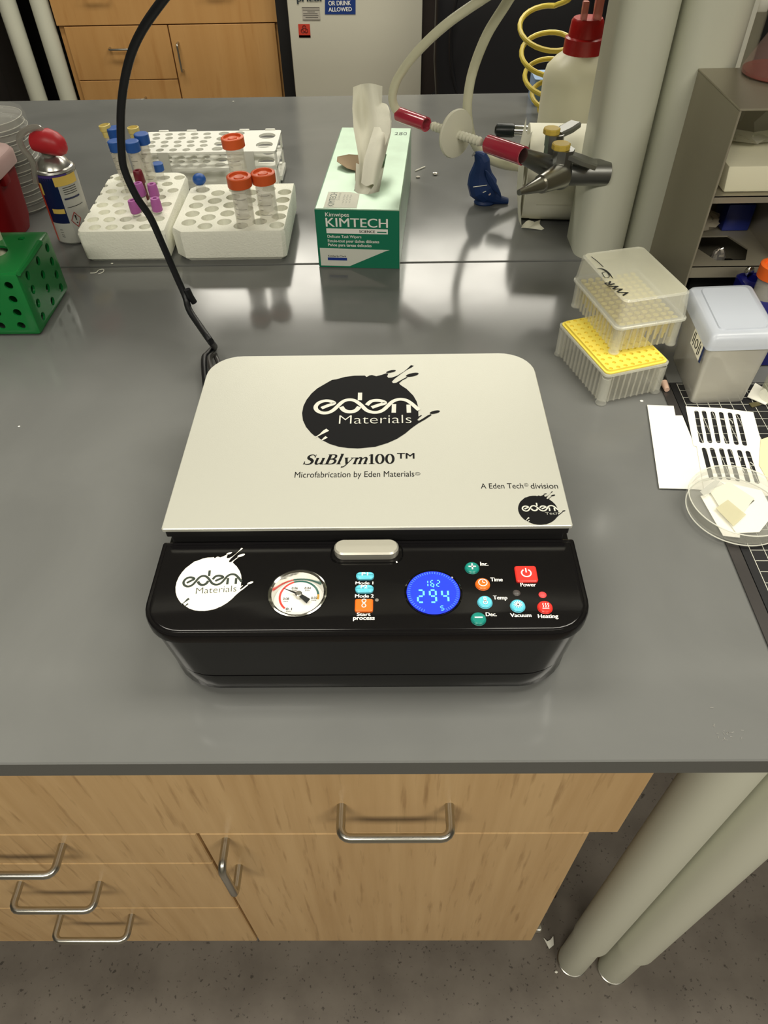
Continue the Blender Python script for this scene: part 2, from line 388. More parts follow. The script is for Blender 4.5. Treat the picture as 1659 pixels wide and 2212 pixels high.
for (u, v) in ((1201, 2100), (1231, 2101)):
    p = onz(u, v, FZ)
    tag(MB().ball(p+Vector((0, 0, .002)), .0028, (1, .8, .7), 8).build('paper_crumb', PAPER, None, loc=p), 'larger white crumb on the dark floor in front of the leg' if u < 1210 else 'smaller white crumb on the floor, right of the other', 'crumb')
# ================================================================== THE PRESS
ZL, ZP = .100, .087
press = thing('vacuum_press', (-.02, .44, 0), 'black benchtop vacuum heat press with a silver lid, gauge and blue round display', 'press')
X0, X1, YF0, YB0 = -.181, .1415, .279, .606
def outline(inset, rf=.03, rb=.03):
    return rrect(X0+inset, X1-inset, YF0+inset, YB0-inset, (rf, rf, rb, rb), 8)
def zr(lst): return [[(x, y, z) for x, y in outline(i, .030 if z > .031 else .042, .03)] for i, z in lst]
MB().rings(zr([(.018, .0045), (.006, .005), (.0032, .010), (.0026, .0285), (.0042, .029), (.0042, .0305), (.0020, .031), (.0015, .076)])).build('housing', BLACKP, press, angle=50)
for (x, y) in ((-.15, .315), (.11, .315), (-.15, .57), (.11, .57)):
    MB().lathe([(0, 0), (.012, 0), (.013, .003), (.013, .006), (0, .006)], (x, y, 0), seg=20).build('foot', RUBBER, press)
YPB = .3675
def panel_out(i): return rrect(X0+i, X1-i, YF0+i, YPB-i, (max(.004, .03-i), max(.004, .03-i), .002, .002), 8)
pan = MB().rings([[(x, y, z) for x, y in panel_out(i)] for i, z in ((.0012, .0762), (.0, .078), (.0, .0845), (.0006, .0858), (.0018, .0864), (.0034, .0862), (.0042, .0868), (.0052, ZP))]).build('control_panel', BLACKP, press, angle=30)
g = onz(643, 1281, ZP); g1 = onz(583, 1281, ZP); g2 = onz(703, 1281, ZP); GR = (g2-g1).length/2
boolean(pan, MB().lathe([(0, -.02), (GR, -.02), (GR, .01), (0, .01)], g, seg=48))
MB().lathe([(GR-.0018, -.0095), (GR, -.0095), (GR, .0), (GR+.0012, .0007), (GR+.0002, .0011), (GR-.0012, .0002), (GR-.0018, -.0095)], g, seg=48).build('gauge_ring', CHROME, press, label='thin chrome rim of the round gauge')
# dial, printed face and needle
ZD = ZP-.0088
dial = MB().lathe([(0, -.0012), (GR-.0018, -.0012), (GR-.0018, 0), (0, 0)], (g.x, g.y, ZD), seg=48).build('gauge_dial', mat('dial_white', (232, 230, 224), rough=.35), press)
dc = onz(646, 1289, ZD)
def arc(a0, a1, r0, r1, m, z, par, c=dc, name='scale_arc'):
    mb = MB(); n = 20; A = mb.vs([(c.x+r0*math.cos(a0+(a1-a0)*k/n), c.y+r0*math.sin(a0+(a1-a0)*k/n), z) for k in range(n+1)])
    B = mb.vs([(c.x+r1*math.cos(a0+(a1-a0)*k/n), c.y+r1*math.sin(a0+(a1-a0)*k/n), z) for k in range(n+1)])
    for k in range(n): mb.f([A[k], B[k], B[k+1], A[k+1]])
    return mb.build(name, m, par, smooth=False)
rd = math.radians
RED = mat('signal_red', (206, 62, 52), rough=.4); GREEN = mat('deep_green', (42, 92, 84), rough=.4)
ry_ = GR*.74
arc(rd(110), rd(228), ry_*.9, ry_, RED, ZD+.0002, dial); arc(rd(8), rd(110), ry_*.9, ry_, GREEN, ZD+.0002, dial); arc(rd(-10), rd(8), ry_*.9, ry_, mat('ochre', (196, 150, 60)), ZD+.0002, dial)
for s_, u, v in (('0.06', 630, 1273), ('0.04', 658, 1273), ('0.08', 611, 1296), ('0.02', 672, 1294), ('0.1', 617, 1318)):
    text_h(s_, INK, dial, ZD+.0002, u, v, u+13, v, 5, bold=.01); text_h('mm', INK, dial, ZD+.0002, u+1, v+4, u+11, v+4, 2)
na, nb = onz(612, 1271, ZD+.003), onz(666, 1299, ZD+.003); dn = (nb-na).normalized(); pn = Vector((-dn.y, dn.x, 0))
MB().slab([na, dc+Vector((0, 0, .003))+pn*.0009, dc+Vector((0, 0, .003))-pn*.0009], (0, 0, .0006)).slab([dc+Vector((0, 0, .003))-pn*.0012, dc+Vector((0, 0, .003))+pn*.0012, nb+pn*.0022, nb-pn*.0022], (0, 0, .0006)).build('needle', INK, dial, smooth=False)
MB().lathe([(0, 0), (.0026, 0), (.0026, .004), (.0018, .0046), (0, .0046)], dc, seg=20).build('hub', STEELW, dial)
# lid
def lid_out(i, rf=.0015): return rrect(-.1795+i, .1385-i, .3685+i, .6015-i, (rf, rf, .032-i, .032-i), 8)
LIDS = mat('brushed_silver_lid', (196, 196, 185), rough=.36, metal=0.35, bump=.05, bscale=900)
MB().rings([[(x, y, z) for x, y in lid_out(i)] for i, z in ((.006, .0765), (.004, .078), (.004, .0885), (.0015, .0895), (.0015, .0962))]).build('lid_frame', BLACKM, press)
lid = MB().rings([[(x, y, z) for x, y in lid_out(i)] for i, z in ((.0006, .0962), (0, .0968), (0, .0994), (.0006, ZL))]).build('lid', LIDS, press, label='matte silver lid printed with black round logos')
# latch button
ca, cb = onz(722, 1184, .0915), onz(861, 1184, .0915); f0, f1 = onz(790, 1206, .0885).y, onz(790, 1165, .093).y
hw = (f1-f0)/2
MB().rings([[(x, y, z) for x, y in rrect(ca.x+i, cb.x-i, f0+i, f1-i, hw-i-.0002, 8)] for i, z in ((.001, ZP-.002), (0, ZP), (0, .0925), (.0012, .0938))]).build('latch_button', mat('brushed_latch', (205, 202, 188), rough=.34, metal=.6), press, label='silver pill-shaped latch button')
mb = MB(); o1 = rrect(ca.x-.003, cb.x+.0035, f0-.004, f1+.001, hw, 8); o2 = rrect(ca.x-.0016, cb.x+.0021, f0-.0026, f1+.0006, hw, 8)
A = mb.vs([(x, y, ZP) for x, y in o1]); B = mb.vs([(x, y, ZP+.0009) for x, y in rrect(ca.x-.0023, cb.x+.0028, f0-.0033, f1+.0008, hw, 8)]); C_ = mb.vs([(x, y, ZP) for x, y in o2]); n_ = len(A)
for k in range(n_): mb.f([A[k], A[(k+1) % n_], B[(k+1) % n_], B[k]]); mb.f([B[k], B[(k+1) % n_], C_[(k+1) % n_], C_[k]])
mb.build('latch_rim', BLACKG, press)
# ---------------- splash logo (black disc with splashes and a woven word), drawn once on the lid and reused
A_ = lambda x, y: onz(640+x/10.37, 780+y/10.37, ZL); B_ = lambda x, y: onz(780+x/9.76, 780+y/9.76, ZL)
outl = [A_(*p) for p in ((1300, 330), (1100, 355), (900, 410), (800, 425), (650, 510), (470, 615), (340, 730), (230, 870), (160, 1010), (130, 1170), (150, 1330), (220, 1480), (330, 1610), (410, 1680), (470, 1690), (530, 1740), (585, 1775), (750, 1860), (950, 1920), (1150, 1950), (1380, 1960))]
outl += [B_(*p) for p in ((0, 1840), (300, 1810), (560, 1730), (760, 1640), (930, 1530), (1060, 1420), (1200, 1320), (1350, 1235), (1490, 1140), (1470, 1120), (1400, 1150), (1300, 1215), (1220, 1260), (1185, 1245), (1230, 1190), (1285, 1150), (1270, 1140), (1210, 1170), (1207, 1075), (1210, 995), (1170, 850), (1100, 730), (960, 590), (830, 505), (800, 470), (870, 410), (985, 350), (960, 340), (900, 370), (830, 410), (740, 460), (680, 468), (648, 440), (700, 380), (830, 280), (960, 190), (1060, 140), (1115, 100), (1050, 88), (990, 150), (900, 225), (760, 310), (650, 350), (580, 355), (550, 330), (575, 265), (530, 260), (430, 295), (320, 322), (230, 297), (180, 305), (115, 338), (80, 308))]
cL = A_(130, 1170); cR = B_(1210, 995); LC = Vector(((cL.x+cR.x)/2, (onz(778, 811.5, ZL).y+onz(778, 968.8, ZL).y)/2, 0)); LR = (cR.x-cL.x)/2
LYS = ((onz(778, 811.5, ZL).y-onz(778, 968.8, ZL).y)/2)/LR
nrm = lambda P: [((p.x-LC.x)/LR, (p.y-LC.y)/LR/LYS) for p in P]
L_OUT = nrm(outl)
L_DROPS = [(nrm([B_(630, 222)])[0], .095, .035), (nrm([B_(1080, 292)])[0], .125, .05), (nrm([B_(1555, 1080)])[0], .095, .04)]
e_main = [A_(*p) for p in ((565, 1062), (700, 1008), (848, 952), (760, 905), (640, 898), (520, 935), (450, 1000), (436, 1060), (480, 1125), (590, 1168), (720, 1160), (830, 1105), (930, 1015), (1030, 925), (1130, 880), (1250, 876), (1350, 915), (1450, 990), (1540, 1080))]
e_main += [B_(*p) for p in ((150, 1060), (260, 1088), (370, 1080), (470, 1035), (560, 955), (650, 870), (740, 826), (840, 812), (950, 832), (1040, 885), (1120, 950), (1222, 1040))]
e_main = nrm(e_main)
e_rest = [(nrm([A_(*p) for p in ((1005, 1030), (1060, 1100), (1150, 1140), (1260, 1140), (1350, 1100), (1412, 1030))]), .085), (nrm([A_(1430, 715), A_(1425, 885)]), .075),
          (nrm([B_(*p) for p in ((225, 985), (370, 935), (505, 890), (420, 845), (300, 836), (200, 862), (120, 935))]), .078), (nrm([B_(695, 915), B_(688, 1095)]), .075), (nrm([B_(1000, 925), B_(1008, 1095)]), .075)]
cuts = [(nrm([A_(400, 1735), A_(540, 1650), A_(640, 1580), A_(705, 1545)]), [.012, .03, .07, .075]), (nrm([A_(560, 1790), A_(620, 1745), A_(680, 1705)]), [.012, .04, .055])]
def logo(par, cx, cy, z, r, a, dark, light, tx, ttx, ysc=1.0):
    ca_, sa_ = math.cos(a), math.sin(a)
    T = lambda p: (cx+r*(ca_*p[0]-sa_*p[1]*ysc), cy+r*(sa_*p[0]+ca_*p[1]*ysc))
    mb = MB(); mb.f(mb.vs([(*T(p), z+.0002) for p in L_OUT][::-1]))
    for (c, rx, ry) in L_DROPS: disc(mb, *T(c), z+.0002, r*rx, r*ry, 14, a+.35)
    bmesh.ops.triangulate(mb.bm, faces=mb.bm.faces[:])
    lg = mb.build('logo', dark, par, smooth=False, recalc=False)
    for p in lg.data.polygons:
        if p.normal.z < 0: p.flip()
    mb = MB(); mb.ribbon([T((p.x, p.y)) for p in crom([Vector((q[0], q[1], 0)) for q in e_main], 5)], r*.075, z+.0004)
    for pts, wd in e_rest:
        pp_ = crom([Vector((q[0], q[1], 0)) for q in pts], 4) if len(pts) > 2 else [Vector((q[0], q[1], 0)) for q in pts]
        mb.ribbon([T((p.x, p.y)) for p in pp_], r*wd, z+.0004)
    for pts, wd in cuts: mb.ribbon([T(q) for q in pts], [r*k for k in wd], z+.0004)
    mb.build('logo_word', light, lg, smooth=False)
    x0, y0, ww, hh = ttx
    text(tx, light, lg, (*T((x0, y0)), z+.0004), (ca_, sa_, 0), (-sa_, ca_, 0), r*ww, r*hh*ysc, bold=-.014)
    return lg
LIDINK = mat('lid_black_print', (14, 14, 15), rough=.6, spec=.15); LIDW = mat('lid_silver_print', (196, 196, 185), rough=.4)
mt0 = nrm([onz(732, 916.5, ZL)])[0]; mt1 = nrm([onz(889, 916.5, ZL)])[0]; mt2 = nrm([onz(732, 898.5, ZL)])[0]
TT = (mt0[0], mt0[1], mt1[0]-mt0[0], mt2[1]-mt0[1])
logo(lid, LC.x, LC.y, ZL, LR, 0, LIDINK, LIDW, 'Materials', TT, LYS)
q0, q1 = onz(1119.5, 1103, ZL), onz(1205.5, 1103, ZL); qt, qb = onz(1163, 1071, ZL), onz(1163, 1134, ZL)
logo(lid, (q0.x+q1.x)/2, (qt.y+qb.y)/2, ZL, (q1.x-q0.x)/2, 0, LIDINK, LIDW, 'Tech', (.32, -.34, .66, .17), (qt.y-qb.y)/(q1.x-q0.x))
q0, q1 = onz(380, 1264, ZP), onz(522, 1255, ZP); qt, qb = onz(455, 1204, ZP), onz(440, 1320, ZP)
logo(pan, (q0.x+q1.x)/2, (qt.y+qb.y)/2, ZP, (q1.x-q0.x)/2, rd(4), mat('panel_white_print', (250, 246, 228), rough=.4), mat('panel_dark_print', (52, 60, 54), rough=.4), 'Materials', TT, (qt.y-qb.y)/(q1.x-q0.x)*1.0)
# lid lettering
def serif_word(par, m, z, u0, v0, u1, v1, hpx):
    """slab-serif lettering built from swelling pen strokes; the first six letters lean"""
    G = {'S': (.74, [([(.62, .78), (.5, .94), (.32, .97), (.16, .84), (.2, .64), (.42, .50), (.58, .32), (.52, .09), (.3, .02), (.1, .08), (.04, .24)], [.05, .06, .09, .16, .2, .22, .2, .15, .08, .06, .05]), ([(.63, .99), (.63, .68)], .05), ([(.03, .01), (.03, .32)], .05)]),
         'u': (.78, [([(.13, .66), (.13, .22), (.2, .06), (.34, .05), (.5, .2)], [.18, .18, .15, .09, .06]), ([(.55, .66), (.55, 0)], .18), ([(0, .63), (.2, .63)], .06), ([(.42, .63), (.62, .63)], .06), ([(.5, .03), (.74, .03)], .06)]),
         'B': (.86, [([(.18, 0), (.18, 1)], .2), ([(0, .03), (.35, .03)], .06), ([(0, .97), (.35, .97)], .06), ([(.2, .96), (.45, .96), (.6, .84), (.58, .64), (.42, .54), (.2, .53)], [.07, .08, .16, .17, .09, .07]), ([(.2, .52), (.48, .51), (.68, .38), (.68, .16), (.5, .04), (.2, .04)], [.07, .08, .18, .19, .09, .07])]),
         'l': (.42, [([(.15, 0), (.15, 1.05)], .18), ([(0, 1.02), (.2, 1.02)], .06), ([(0, .03), (.33, .03)], .06)]),
         'y': (.74, [([(.12, .64), (.32, .05)], .17), ([(.6, .64), (.33, 0), (.18, -.24), (.02, -.27)], [.06, .08, .09, .13]), ([(0, .63), (.28, .63)], .06), ([(.45, .63), (.72, .63)], .06)]),
         'm': (1.14, [([(.14, 0), (.14, .66)], .17), ([(.5, 0), (.5, .5)], .17), ([(.88, 0), (.88, .5)], .17), ([(.18, .46), (.3, .62), (.44, .63), (.5, .48)], [.06, .1, .13, .17]), ([(.55, .46), (.67, .62), (.81, .63), (.88, .48)], [.06, .1, .13, .17]), ([(0, .63), (.2, .63)], .06), ([(.02, .03), (.28, .03)], .06), ([(.38, .03), (.64, .03)], .06), ([(.76, .03), (1.04, .03)], .06)]),
         '1': (.5, [([(.25, 0), (.25, .98)], .18), ([(.06, .84), (.25, .95)], .06), ([(.05, .03), (.45, .03)], .06)]),
         '0': (.72, [([(.33+.25*math.sin(2*PI*k/20), .5+.46*math.cos(2*PI*k/20)) for k in range(21)], [.07+.12*abs(math.sin(2*PI*k/20)) for k in range(21)])])}
    a = onz(u0, v0, z); b = onz(u1, v1, z); ex = (b-a); ey = Vector((-ex.y, ex.x, 0)).normalized(); H = (onz(u0, v0-hpx, z)-a).dot(ey)
    W = sum(G[c][0] for c in 'SuBlym100'); sx = ex.length/(W+.1); ex.normalize(); mb = MB(); x = 0
    for i, c in enumerate('SuBlym100'):
        sh = .28 if i < 6 else 0
        for pts, wd in G[c][1]:
            n = len(pts); P = [Vector((p[0], p[1], 0)) for p in pts]; ww = [wd]*n if not isinstance(wd, list) else wd
            if n > 2:
                Q = crom(P, 4); ww = [ww[min(k//4, n-1)]*(1-(k % 4)/4)+ww[min(k//4+1, n-1)]*(k % 4)/4 for k in range(len(Q))]
            else: Q = P
            L = []; R = []
            for k in range(len(Q)):
                t = (Q[min(k+1, len(Q)-1)]-Q[max(k-1, 0)]).normalized(); nn = Vector((-t.y, t.x, 0))*ww[k]/2
                for lst, q in ((L, Q[k]+nn), (R, Q[k]-nn)): lst.append(a+ex*((x+q.x+sh*q.y)*sx)+ey*(q.y*H)+Vector((0, 0, .0002)))
            A = mb.vs(L); B = mb.vs(R)
            for k in range(len(A)-1): mb.f([B[k], B[k+1], A[k+1], A[k]])
        x += G[c][0]
    mb.build('lettering', m, par, smooth=False)
serif_word(lid, LIDINK, ZL, 654, 1004, 857, 1002, 21.5)
text_h('TM', LIDINK, lid, ZL, 858, 991, 895, 991, 12, bold=.02)
text_h('Microfabrication by Eden Materials', LIDINK, lid, ZL, 636, 1032, 895, 1029.5, 12.5, bold=.002)
text_h('\u00a9', LIDINK, lid, ZL, 896.5, 1027, 908, 1027, 7)
text_h('A Eden Tech', LIDINK, lid, ZL, 1039, 1055.5, 1131, 1055, 11, bold=.002)
text_h('\u00a9', LIDINK, lid, ZL, 1132.5, 1051, 1142, 1051, 7)
text_h('division', LIDINK, lid, ZL, 1147, 1055.5, 1206, 1055.5, 11.5, bold=.002)
# ---------------- display
lc = onz(936, 1280, ZP); LRR = (onz(996, 1280, ZP)-onz(876, 1280, ZP)).length/2
MB().lathe([(LRR-.0006, 0), (LRR+.0002, .0005), (LRR+.001, 0)], lc, seg=48).build('display_rim', BLACKG, press)
BLUE = mat('display_blue', (28, 52, 236), rough=.35, emit=.55); SEG = mat('display_digit', (96, 190, 255), rough=.4, emit=.75)
mb = MB(); disc(mb, lc.x, lc.y, ZP+.0003, LRR-.0008, seg=64); scr = mb.build('display', BLUE, press, smooth=False)
mb = MB()
for k in range(60):
    a = 2*PI*k/60
    if k in range(42, 50): continue
    mb.ribbon([(lc.x+LRR*.83*math.cos(a), lc.y+LRR*.83*math.sin(a)), (lc.x+LRR*.93*math.cos(a), lc.y+LRR*.93*math.sin(a))], .0005, ZP+.0005)
mb.build('tick_marks', mat('display_tick', (70, 120, 250), emit=.55), scr, smooth=False)
SEGS = {'0': 'abcdef', '1': 'bc', '2': 'abged', '4': 'fgbc', '6': 'acdefg', '9': 'abcdfg', 's': 'afgcd'}
def digit(mb, ch, x, y, w_, h_, t_):
    P = {'a': ((0, 1), (1, 1)), 'b': ((1, 1), (1, .5)), 'c': ((1, .5), (1, 0)), 'd': ((0, 0), (1, 0)), 'e': ((0, .5), (0, 0)), 'f': ((0, 1), (0, .5)), 'g': ((0, .5), (1, .5))}
    for s_ in SEGS[ch]:
        (ax, ay), (bx, by) = P[s_]; a_ = Vector((x+ax*w_, y+ay*h_)); b_ = Vector((x+bx*w_, y+by*h_)); d_ = (b_-a_).normalized()*t_*.55
        mb.ribbon([a_+d_, b_-d_], t_, ZP+.0006)
mb = MB()
def row(s_, u0, u1, v0, v1, t_, gap):
    a_ = onz(u0, v1, ZP); b_ = onz(u1, v1, ZP); c_ = onz(u0, v0, ZP); n = len(s_); W_ = (b_.x-a_.x); w_ = (W_-gap*(n-1))/n
    for i, ch in enumerate(s_): digit(mb, ch, a_.x+i*(w_+gap), a_.y, w_, c_.y-a_.y, t_)
row('294', 903, 969, 1276, 1302, .0014, .0045); row('162', 918, 950, 1255, 1268, .0008, .0022); row('s', 952, 959, 1310, 1319, .0006, 0)
pdt = onz(936, 1268.5, ZP); disc(mb, pdt.x, pdt.y, ZP+.0006, .0006, seg=8)
mb.build('digits', SEG, scr, smooth=False)
# ---------------- buttons
WI = WHITEINK; TEAL = mat('teal_button', (24, 128, 116), rough=.3); CYAN = mat('cyan_button', (96, 196, 218), rough=.3); ORNG = mat('orange_button', (236, 112, 34), rough=.3); REDB = mat('red_button', (226, 52, 44), rough=.3)
def rbut(u, v, m, label, r=.0052):
    c = onz(u, v, ZP+.0022)
    b = MB().lathe([(0, 0), (r+.0004, 0), (r+.0003, .0006), (r, .0009), (r, .0018), (r-.0008, .0026), (0, .0028)], (c.x, c.y, ZP-.0006), seg=28).build('button', m, press, label=label)
    return b, Vector((c.x, c.y, ZP+.0024))
def pbut(u0, u1, v0, v1, m, label, r):
    a_, b_ = onz(u0, v1, ZP+.002), onz(u1, v0, ZP+.002); r = min(r, (b_.y-a_.y)/2-.0002)
    o = MB().rings([[(x, y, z) for x, y in rrect(a_.x+i, b_.x-i, a_.y+i, b_.y-i, r-i*.5, 6)] for i, z in ((0, ZP-.0006), (0, ZP+.0016), (.0008, ZP+.0024))]).build('button', m, press, label=label)
    return o, Vector(((a_.x+b_.x)/2, (a_.y+b_.y)/2, ZP+.0025)), b_.x-a_.x, b_.y-a_.y
def lab(s_, u0, u1, v, h=8):
    text_h(s_, WI, pan, ZP, u0, v, u1, v, h, bold=.03)
def bars(par, c, L, th=.0009):
    mb = MB()
    for (x0, y0, x1, y1) in L: mb.ribbon([(c.x+x0, c.y+y0), (c.x+x1, c.y+y1)], th, c.z+.0002)
    mb.build('icon', WI, par, smooth=False)
def circ(r, a0=0, a1=360, n=14, cx=0, cy=0):
    P = [(cx+r*math.cos(rd(a0+(a1-a0)*k/n)), cy+r*math.sin(rd(a0+(a1-a0)*k/n))) for k in range(n+1)]
    return [(*P[i], *P[i+1]) for i in range(n)]
b, c = rbut(1020, 1224, TEAL, 'round teal plus button'); bars(b, c, [(-.0028, 0, .0028, 0), (0, -.0028, 0, .0028)], .0011); lab('Inc.', 1038, 1055, 1222)
b, c = rbut(1043, 1259, ORNG, 'round orange clock button'); bars(b, c, circ(.0031)+[(0, 0, 0, .002), (0, 0, .0016, 0)], .0007); lab('Time', 1060, 1086, 1256)
b, c = rbut(1048, 1298, CYAN, 'round light blue thermometer button'); bars(b, c, circ(.0015, cy=-.0015)+[(-.0007, -.0003, -.0007, .003), (.0007, -.0003, .0007, .003), (-.0007, .003, .0007, .003), (0, -.0015, 0, .001)], .0006); lab('Temp', 1066, 1096, 1295)
b, c = rbut(1034, 1334, TEAL, 'round teal minus button'); bars(b, c, [(-.0028, 0, .0028, 0)], .0011); lab('Dec.', 1050, 1073, 1331)
b, c = rbut(1119, 1306, CYAN, 'round pale blue vacuum button'); bars(b, c, [(0, 0, .0032*math.cos(rd(a)), .0032*math.sin(rd(a))) for a in range(0, 360, 30)], .0005); lab('Vacuum', 1103, 1148, 1333)
b, c = rbut(1178, 1309, REDB, 'round red heating button'); bars(b, c, [(-.0024, -.0022, .0024, -.0022)]+[(x, -.0013, x+.0006, 0) for x in (-.0018, 0, .0018)]+[(x+.0006, 0, x, .0012) for x in (-.0018, 0, .0018)]+[(x, .0012, x+.0006, .0024) for x in (-.0018, 0, .0018)], .0006); lab('Heating', 1163, 1206, 1335)
b, c, w_, h_ = pbut(1116, 1157, 1222, 1256, REDB, 'square red power button', .0018); bars(b, c, circ(.0035, 120, 420)+[(0, .0005, 0, .0045)], .001); lab('Power', 1125, 1158, 1267)
b, c, w_, h_ = pbut(769, 808, 1235, 1250, CYAN, 'light blue P1 pill button', .006); text('P1', WI, b, (c.x-.0024, c.y-.0008, c.z), (1, 0, 0), (0, 1, 0), .0046, .003, bold=.02)
b, c, w_, h_ = pbut(767, 807, 1263, 1279, CYAN, 'light blue P2 pill button', .006); text('P2', WI, b, (c.x-.0026, c.y-.0004, c.z), (1, 0, 0), (0, 1, 0), .0048, .003, bold=.02)
lab('Mode 1', 768, 806, 1262.5, 6); lab('Mode 2', 767, 807, 1291, 7)
b, c, w_, h_ = pbut(766, 806, 1293, 1320, ORNG, 'square orange hourglass start button', .0015)
bars(b, c+Vector((0, .001, 0)), circ(.0014, -40, 220, cy=.0022)+circ(.0014, 140, 400, cy=-.0022)+[(-.001, .0011, .001, -.0011), (.001, .0011, -.001, -.0011)], .0007)
lab('Start', 771, 800, 1330.5, 7); lab('process', 763, 809, 1339, 5.6)
for (u, v, m_, l_) in ((1116, 1281, mat('unlit_lamp', (70, 66, 64), rough=.4), 'small unlit indicator lamp'), (1172, 1285, mat('lit_red_lamp', (255, 60, 60), emit=.6), 'small lit red indicator lamp'), (814, 1296, mat('unlit_white_lamp', (120, 116, 108), rough=.4), 'tiny unlit indicator by the start button')):
    c = onz(u, v, ZP); rr = .0015 if u == 814 else .0029
    MB().ball((c.x, c.y, ZP-.0002), rr, (1, 1, .5), 14).build('indicator_lamp', m_, press, label=l_)
# power cable
cz = [((446, 842), .52), ((441, 815), .545), ((441, 790), .60), ((449, 765), .645), ((463, 750), .67), ((455, 738), .69), ((432, 705), .72), ((409, 670), .745), ((400, 640), .76), ((378, 590), .765), ((352, 530), .765), ((325, 470), .76), ((295, 425), .755), ((270, 370), .75), ((263, 330), .745), ((261, 250), .735), ((268, 180), .725), ((284, 115), .715), ((310, 60), .705), ((352, 0), .695), ((400, -60), .685), ((455, -140), .68)]
pth = []
for (u, v), y in cz:
    pth.append(ony(u, v, y))
pth[0] = Vector((-.1875, .54, .014)); pth[1] = Vector((-.192, .575, .010))
for i, y_, z_ in ((2, .62, .010), (3, .655, .006), (4, .675, .006)):
    u, v = cz[i][0]; pth[i] = onz(u, v, z_)
tag(MB().tube(crom(pth, 6), .0039, 12).build('power_cable', RUBBER, None, loc=pth[3]), 'black power cable curving up from behind the press', 'cable')
s0 = onz(446, 842, .03)
tag(MB().tube(crom([Vector((-.160, .575, .028)), onz(455, 790, .018), onz(462, 765, .014), onz(468, 775, .010), onz(478, 800, .012)], 5), .003, 10).build('vacuum_tube', mat('dark_tube', (54, 52, 50), rough=.35), None, loc=(-.2, .62, .01)), 'short dark grey tube looped behind the rear left corner of the press', 'tube')
tp = [ony(404, 625, .757), ony(411, 640, .757), ony(420, 654, .757)]
tag(MB().tube(tp, [.0038, .0038, .0036], 10).build('cable_end', RUBBER, None, loc=tp[1]), 'short black cable end taped against the power cable', 'cable')
# ================================================================== REAR BENCH, LEFT TO RIGHT
# ---- stack of clear dishes
PC = Vector((-.625, 1.205, 0)); DL = 'clear plastic petri dish in the wrapped stack behind the red bin'
def dish_parts(t, c, r, h, m):
    MB().lathe([(0, 0), (r-.002, 0), (r-.002, h*.75), (r-.0035, h*.75), (r-.0035, .0015), (0, .0015)], c, seg=40).build('base', m, t)
    MB().lathe([(0, h), (r, h), (r, h*.3), (r-.0013, h*.3), (r-.0013, h-.0015), (0, h-.0015)], c, seg=40).build('lid', m, t)
STK = mat('stack_polystyrene', (215, 214, 206), rough=.08, alpha=.16, spec=1.0)
for k in range(9):
    cx, cy = PC.x+.002*math.sin(k*2.1), PC.y+.002*math.cos(k*1.7)
    t = thing('petri_dish', (cx, cy, k*.0152), ['lowest', 'second from bottom', 'third from bottom', 'fourth from bottom', 'middle', 'fourth from top', 'third from top', 'second from top', 'topmost'][k]+' clear petri dish in the wrapped stack behind the red bin', 'dish', 'petri dishes in the wrapped stack'); dish_parts(t, (cx, cy, k*.0152), .052, .0150, STK)
    MB().tube([(cx+.0522*math.cos(2*PI*j/40), cy+.0522*math.sin(2*PI*j/40), k*.0152+.0048) for j in range(40)], .0006, 5, closed=True).tube([(cx+.0518*math.cos(2*PI*j/40), cy+.0518*math.sin(2*PI*j/40), k*.0152+.0146) for j in range(40)], .0005, 5, closed=True).build('rim', mat('dish_glint', (236, 234, 222), rough=.1, alpha=.55, spec=1), t)  # whitish rings paint lamp glints along the dish edges
mb = MB(); n = 64; rows = []
for i, (rr, z) in enumerate(((.050, .001), (.0545, .004), (.0548, .03), (.0552, .06), (.0548, .09), (.055, .12), (.0552, .137), (.053, .143), (.03, .1475), (.012, .152), (.009, .163))):
    rows.append([(PC.x+(rr+.0011*rnd.uniform(-1, 1)+.0012*math.sin(k*.9+i))*math.cos(2*PI*k/n), PC.y+(rr+.0011*rnd.uniform(-1, 1))*math.sin(2*PI*k/n), z+.001*rnd.uniform(-1, 1) if i > 0 else z) for k in range(n)])
tag(mb.rings(rows, cap=False).build('plastic_sleeve', mat('cling_film', (240, 238, 228), rough=.06, alpha=.05, spec=1.0), None, loc=PC, angle=20), 'crinkled clear plastic sleeve around the dish stack', 'bag')
# ---- dark red container with pinkish lid
t = thing('sharps_container', (-.66, 1.105, 0), 'dark red plastic bin with pale pink lid at the left edge', 'bin')
RB = mat('dark_red_plastic', (112, 8, 12), rough=.55, spec=.2); PL = mat('pale_pink_lid', (182, 154, 150), rough=.35, alpha=.88)
MB().rings([[(x, y, z) for x, y in rrect(-.76-i, -.576+i, 1.05-i, 1.14+i, .02, 6)] for z, i in ((.001, -.004), (.02, 0), (.095, .004), (.096, .006), (.100, .006))]).build('body', RB, t)
MB().rings([[(x, y, z) for x, y in rrect(-.773+i, -.566-i, 1.036+i, 1.153-i, .03, 6)] for z, i in ((.097, 0), (.113, 0), (.118, .003), (.119, .012), (.121, .016))]).build('lid', PL, t)
MB().box(-.5765, -.566, 1.07, 1.09, .083, .098, bev=.002).build('latch_tab', RB, t)
